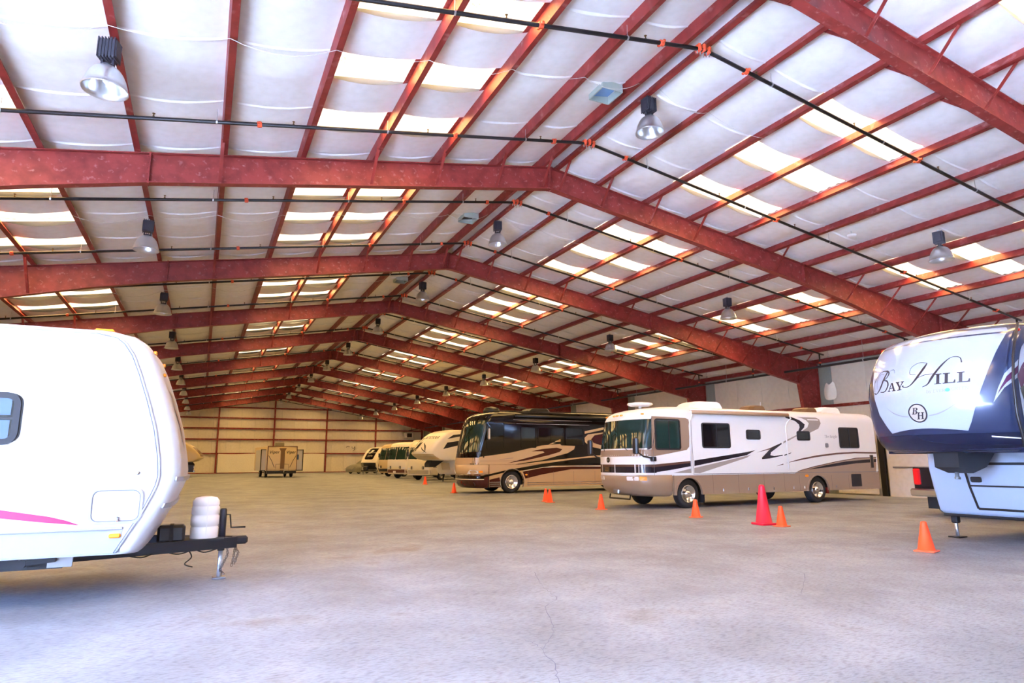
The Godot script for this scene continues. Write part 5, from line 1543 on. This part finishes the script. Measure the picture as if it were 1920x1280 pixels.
func build_jayco() -> void:
	var o = thing("travel_trailer", "cream travel trailer with a dark curved front window panel and black lower front", "trailer")
	o.position = P(17.6, 0, 77.0); o.rotation.y = 0.62
	var W = 1.22
	var up = Body.new([[0.5, 0.35, 7.0, W], [0.9, 0.12, 7.0, W], [1.35, 0.0, 7.0, W], [1.5, 0.05, 7.0, W], [2.0, 0.32, 7.0, W], [2.5, 0.7, 7.0, W], [2.9, 1.15, 7.0, W - 0.03], [3.1, 1.6, 7.0, W - 0.12], [3.2, 2.3, 7.0, W - 0.4]], W, 0.08, 0.2)
	part("body", up.shell(MB.new().smooth()), "gelcoat_cream", o)
	var front = up.front; var near = up.near
	part("front_window", MB.new().smooth().skin(rect(-0.72, 1.72, 0.62, 3.02, 0.22), front, 0.008, 0.12, 0.0), "black_gloss", o)
	part("lettering", MB.new().text("Jayco", font(true), 0.22, front, Vector2(-0.05, 2.12), 0.014), "silver_paint", o)
	part("lower_front", MB.new().smooth().skin(rect(-1.15, 0.55, 1.15, 1.35), front, 0.006, 0.12), "black_trim", o)
	part("stone_guard", MB.new().smooth().skin(rect(-1.15, 0.7, -0.7, 1.3), front, 0.009, 0.12), "cover_cloth", o)
	art(o, near, curve2([[0.45, 0.55, 0], [7.0, 0.55, 0], [7.0, 2.8, 0], [1.3, 2.75], [0.9, 2.0], [0.5, 1.3]], 5), 0.005, "navy_dark", "side_panel", 0.3)
	for k in 3: art(o, near, poly([[1.0 + k * 0.22, 1.7], [1.1 + k * 0.22, 1.7], [1.45 + k * 0.22, 2.5], [1.35 + k * 0.22, 2.5]]), 0.008, "silver_paint")
	window(o, near, 2.4, 1.6, 3.6, 2.3, 0.08)
	for s in [-1.0, 1.0]:
		part("tongue_beam", MB.new().beam(Vector3(0.6, 0.46, s * 0.8), Vector3(-1.0, 0.44, 0.0), 0.06, 0.12), "frame_black", o)
		part("stabiliser", MB.new().beam(Vector3(0.5, 0.5, s * 1.0), Vector3(0.5, 0.0, s * 1.0), 0.05, 0.05, Vector3.RIGHT), "steel", o)
		for x in [3.8, 4.7]: wheel(o, Vector3(x, 0.36, s * 1.0), 0.36, 0.2, s, "steel", 6)
	part("propane_cover", MB.new().cbox(Vector3(-0.25, 0.72, 0), Vector3(0.4, 0.5, 0.65), 0.1), "black_trim", o)
	part("jack", MB.new().smooth().lathe(Vector3(-0.8, 0, 0), [[0.08, 0.0], [0.03, 0.02], [0.03, 0.9], [0.0, 0.9]], 8), "steel", o)
	part("air_conditioner", rounded_pod(MB.new(), Vector3(3.6, 3.18, 0.0), Vector3(1.0, 0.25, 0.7)), "gelcoat_cream", o)

func build_wide_trailer() -> void:
	# tan trailer seen head-on at the end of the hall, slide-outs open on both sides
	var o = thing("travel_trailer", "tan trailer facing down the hall, both slide-outs open, before the end wall", "trailer")
	o.position = P(7.15, 0, 67.5); o.rotation.y = PI / 2 + 0.09
	# local -x is the nose (towards the camera), local z spans the width
	var W = 1.36
	var up = Body.new([[0.62, 0.1, 7.5, W], [0.8, 0.03, 7.5, W], [1.5, 0.0, 7.5, W], [2.9, 0.05, 7.5, W], [2.98, 0.1, 7.5, W - 0.03]], W, 0.1, 0.1)
	part("body", up.shell(MB.new().smooth()), "beige_paint", o)
	var front = up.front
	part("centre_band", MB.new().smooth().skin(poly([[-0.2, 0.65], [0.2, 0.65], [0.2, 2.5], [0.42, 2.95], [-0.42, 2.95], [-0.2, 2.5]]), front, 0.006, 0.2), "brown_paint", o)
	for s in [-1.0, 1.0]:
		part("lettering", MB.new().text("Viper", font(true), 0.26, front, Vector2(s * 0.78, 2.38), 0.01, 0.25), "lettering", o)
		line_art(o, front, [[s * 1.3, 2.1], [s * 1.0, 1.6], [s * 0.72, 0.95]], 0.05, 0.008, "lettering", "chevron", 0.2)
		line_art(o, front, [[s * 0.62, 0.7], [s * 0.6, 1.25], [s * 0.2, 1.27]], 0.035, 0.008, "lettering", "chevron", 0.2)
		part("corner_trim", MB.new().box(Vector3(0.2, 1.8, s * (W + 0.01)), Vector3(0.1, 2.35, 0.06)), "maroon_paint", o)
		# slide-out box
		var out = 0.8 if s > 0 else 0.45
		part("slide_out", MB.new().cbox(Vector3(2.6, 1.65, s * (W + out / 2)), Vector3(3.0, 2.0, out), 0.02), "moulding", o)
		part("slide_trim", MB.new().box(Vector3(1.08, 1.65, s * (W + out)), Vector3(0.06, 2.1, 0.08)).box(Vector3(1.08, 0.66, s * (W + out / 2)), Vector3(0.08, 0.08, out)).box(Vector3(1.08, 2.66, s * (W + out / 2)), Vector3(0.08, 0.06, out)), "black_trim", o)
		wheel(o, Vector3(1.6, 0.34, s * (W - 0.16)), 0.34, 0.22, s, "steel", 6)
		wheel(o, Vector3(4.6, 0.34, s * (W - 0.16)), 0.34, 0.22, s, "steel", 6)
	part("slide_window", MB.new().cbox(Vector3(1.09, 1.95, W + 0.22), Vector3(0.03, 0.5, 0.36), 0.06), "window_blue", o)
	part("lower_valance", MB.new().box(Vector3(0.4, 0.5, 0), Vector3(0.5, 0.26, 2 * W)), "frame_black", o)
	part("frame_rail", MB.new().box(Vector3(3.8, 0.45, 0), Vector3(7.0, 0.12, 1.6)), "frame_black", o)
	part("roof_unit", MB.new().cbox(Vector3(2.2, 3.18, 0.05), Vector3(1.0, 0.42, 0.8), 0.08), "cover_cloth", o)
	part("roof_edge", MB.new().box(Vector3(0.12, 2.97, 0), Vector3(0.12, 0.06, 2 * W + 0.06)), "maroon_paint", o)
	part("tongue_beam", MB.new().beam(Vector3(0.3, 0.44, 0.6), Vector3(-1.2, 0.44, 0.0), 0.07, 0.12).beam(Vector3(0.3, 0.44, -0.6), Vector3(-1.2, 0.44, 0.0), 0.07, 0.12), "frame_black", o)
	part("tongue_jack", MB.new().smooth().lathe(Vector3(-0.9, 0, 0), [[0.09, 0.0], [0.03, 0.02], [0.03, 0.8], [0.0, 0.8]], 8), "steel", o)

func build_truck(label: String, at: Vector3, turn: float, paint: String) -> void:
	# pickup truck, tail at local x = 0 and nose towards +x
	var o = thing("pickup_truck", label, "pickup truck", "pickup trucks")
	o.position = at; o.rotation.y = turn
	var W = 0.98
	var wells = [[1.15, 0.42, 0.47], [4.75, 0.42, 0.47]]
	var side = skirt(0.05, 5.75, 0.5, 1.22, wells)
	part("body", MB.new().prism(side, func(u, v, d): return Vector3(u, v, d), -W, W), paint, o)
	part("cab", MB.new().prism(curve2([[2.2, 1.2, 0], [4.35, 1.2, 0], [3.75, 1.62], [3.45, 1.82], [2.9, 1.86], [2.3, 1.8], [2.15, 1.6]], 4), func(u, v, d): return Vector3(u, v, d * (1.0 - 0.22 * (v - 1.2))), -W + 0.06, W - 0.06), paint, o)
	for s in [-1.0, 1.0]:
		part("side_window", MB.new().prism(poly([[2.35, 1.26], [4.0, 1.26], [3.55, 1.68], [2.45, 1.7]]), func(u, v, d): return Vector3(u, v, s * ((W - 0.06) * (1.0 - 0.22 * (v - 1.2)) + d)), 0.0, 0.012), "glass_dark", o)
		part("tail_lamp", MB.new().cbox(Vector3(0.05, 0.98, s * (W - 0.1)), Vector3(0.12, 0.42, 0.18), 0.03), "red_lens", o)
		part("headlamp", MB.new().cbox(Vector3(5.74, 1.0, s * (W - 0.2)), Vector3(0.08, 0.2, 0.3), 0.03), "clear_lens", o)
		for w in wells: wheel(o, Vector3(w[0], 0.4, s * (W - 0.14)), 0.4, 0.26, s, "steel", 6)
	part("tailgate", MB.new().cbox(Vector3(0.02, 0.96, 0), Vector3(0.08, 0.5, 1.52), 0.02), paint, o)
	part("tailgate_handle", MB.new().cbox(Vector3(-0.03, 1.12, 0), Vector3(0.02, 0.07, 0.3), 0.01), "chrome", o)
	part("tailgate_badge", MB.new().cbox(Vector3(-0.03, 0.78, 0.6), Vector3(0.015, 0.06, 0.22), 0.005), "chrome", o)
	part("rear_bumper", MB.new().cbox(Vector3(-0.1, 0.58, 0), Vector3(0.2, 0.2, 1.94), 0.04), "chrome", o)
	part("hitch", MB.new().cbox(Vector3(-0.12, 0.42, 0), Vector3(0.3, 0.1, 0.12), 0.02), "frame_black", o)
	part("mud_flap", MB.new().box(Vector3(0.55, 0.32, W - 0.14), Vector3(0.02, 0.36, 0.3)).box(Vector3(0.55, 0.32, -W + 0.14), Vector3(0.02, 0.36, 0.3)), "rubber", o)
	part("grille", MB.new().cbox(Vector3(5.76, 0.95, 0), Vector3(0.06, 0.4, 1.2), 0.03), "black_trim", o)
	var b = MB.new()
	for k in 3: b.box(Vector3(5.8, 0.83 + k * 0.12, 0), Vector3(0.03, 0.04, 1.2))
	part("grille_bars", b, "chrome", o).set_meta("kind", "stuff")
	part("front_bumper", MB.new().cbox(Vector3(5.82, 0.58, 0), Vector3(0.2, 0.22, 1.94), 0.05), "chrome", o)

func build_covered_car() -> void:
	var o = thing("covered_car", "low car under a loose grey-green cover by the end wall", "car")
	o.position = P(16.9, 0, 83.5); o.rotation.y = 0.55
	var b = MB.new().smooth()
	var rings = []
	for i in 33:
		var x = lerpf(0.0, 4.5, i / 32.0)
		var h: float = 0.75 + 0.2 * smoothstep(0.0, 0.6, x) + 0.55 * smoothstep(1.2, 2.1, x) - 0.5 * smoothstep(3.3, 4.4, x) - (0.35 if i == 0 or i == 32 else 0.0)
		var w: float = 0.9 * (0.75 if i == 0 or i == 32 else 1.0)
		var ring = PackedVector3Array()
		for k in 17:
			var t = k / 16.0
			var a = PI * t
			var fold = 0.035 * sin(k * 2.1 + i * 0.7) + 0.02 * sin(i * 1.9 + k)
			var z: float = -cos(a) * w * (1.0 + 0.08 * (1.0 - sin(a))) + fold
			var y: float = 0.18 + (h - 0.0) * pow(sin(a), 0.45) + fold * 0.6
			ring.append(Vector3(x + fold * 0.5, maxf(y, 0.16), z))
		rings.append(ring)
	b.loft(rings, true, true, false)
	part("cover", b, "cover_cloth", o)
	for x in [0.8, 3.6]:
		for s in [-1.0, 1.0]: wheel(o, Vector3(x, 0.3, s * 0.72), 0.3, 0.18, s, "steel", 5)
	part("car_floor", MB.new().box(Vector3(2.2, 0.32, 0), Vector3(4.0, 0.2, 1.4)), "frame_black", o)
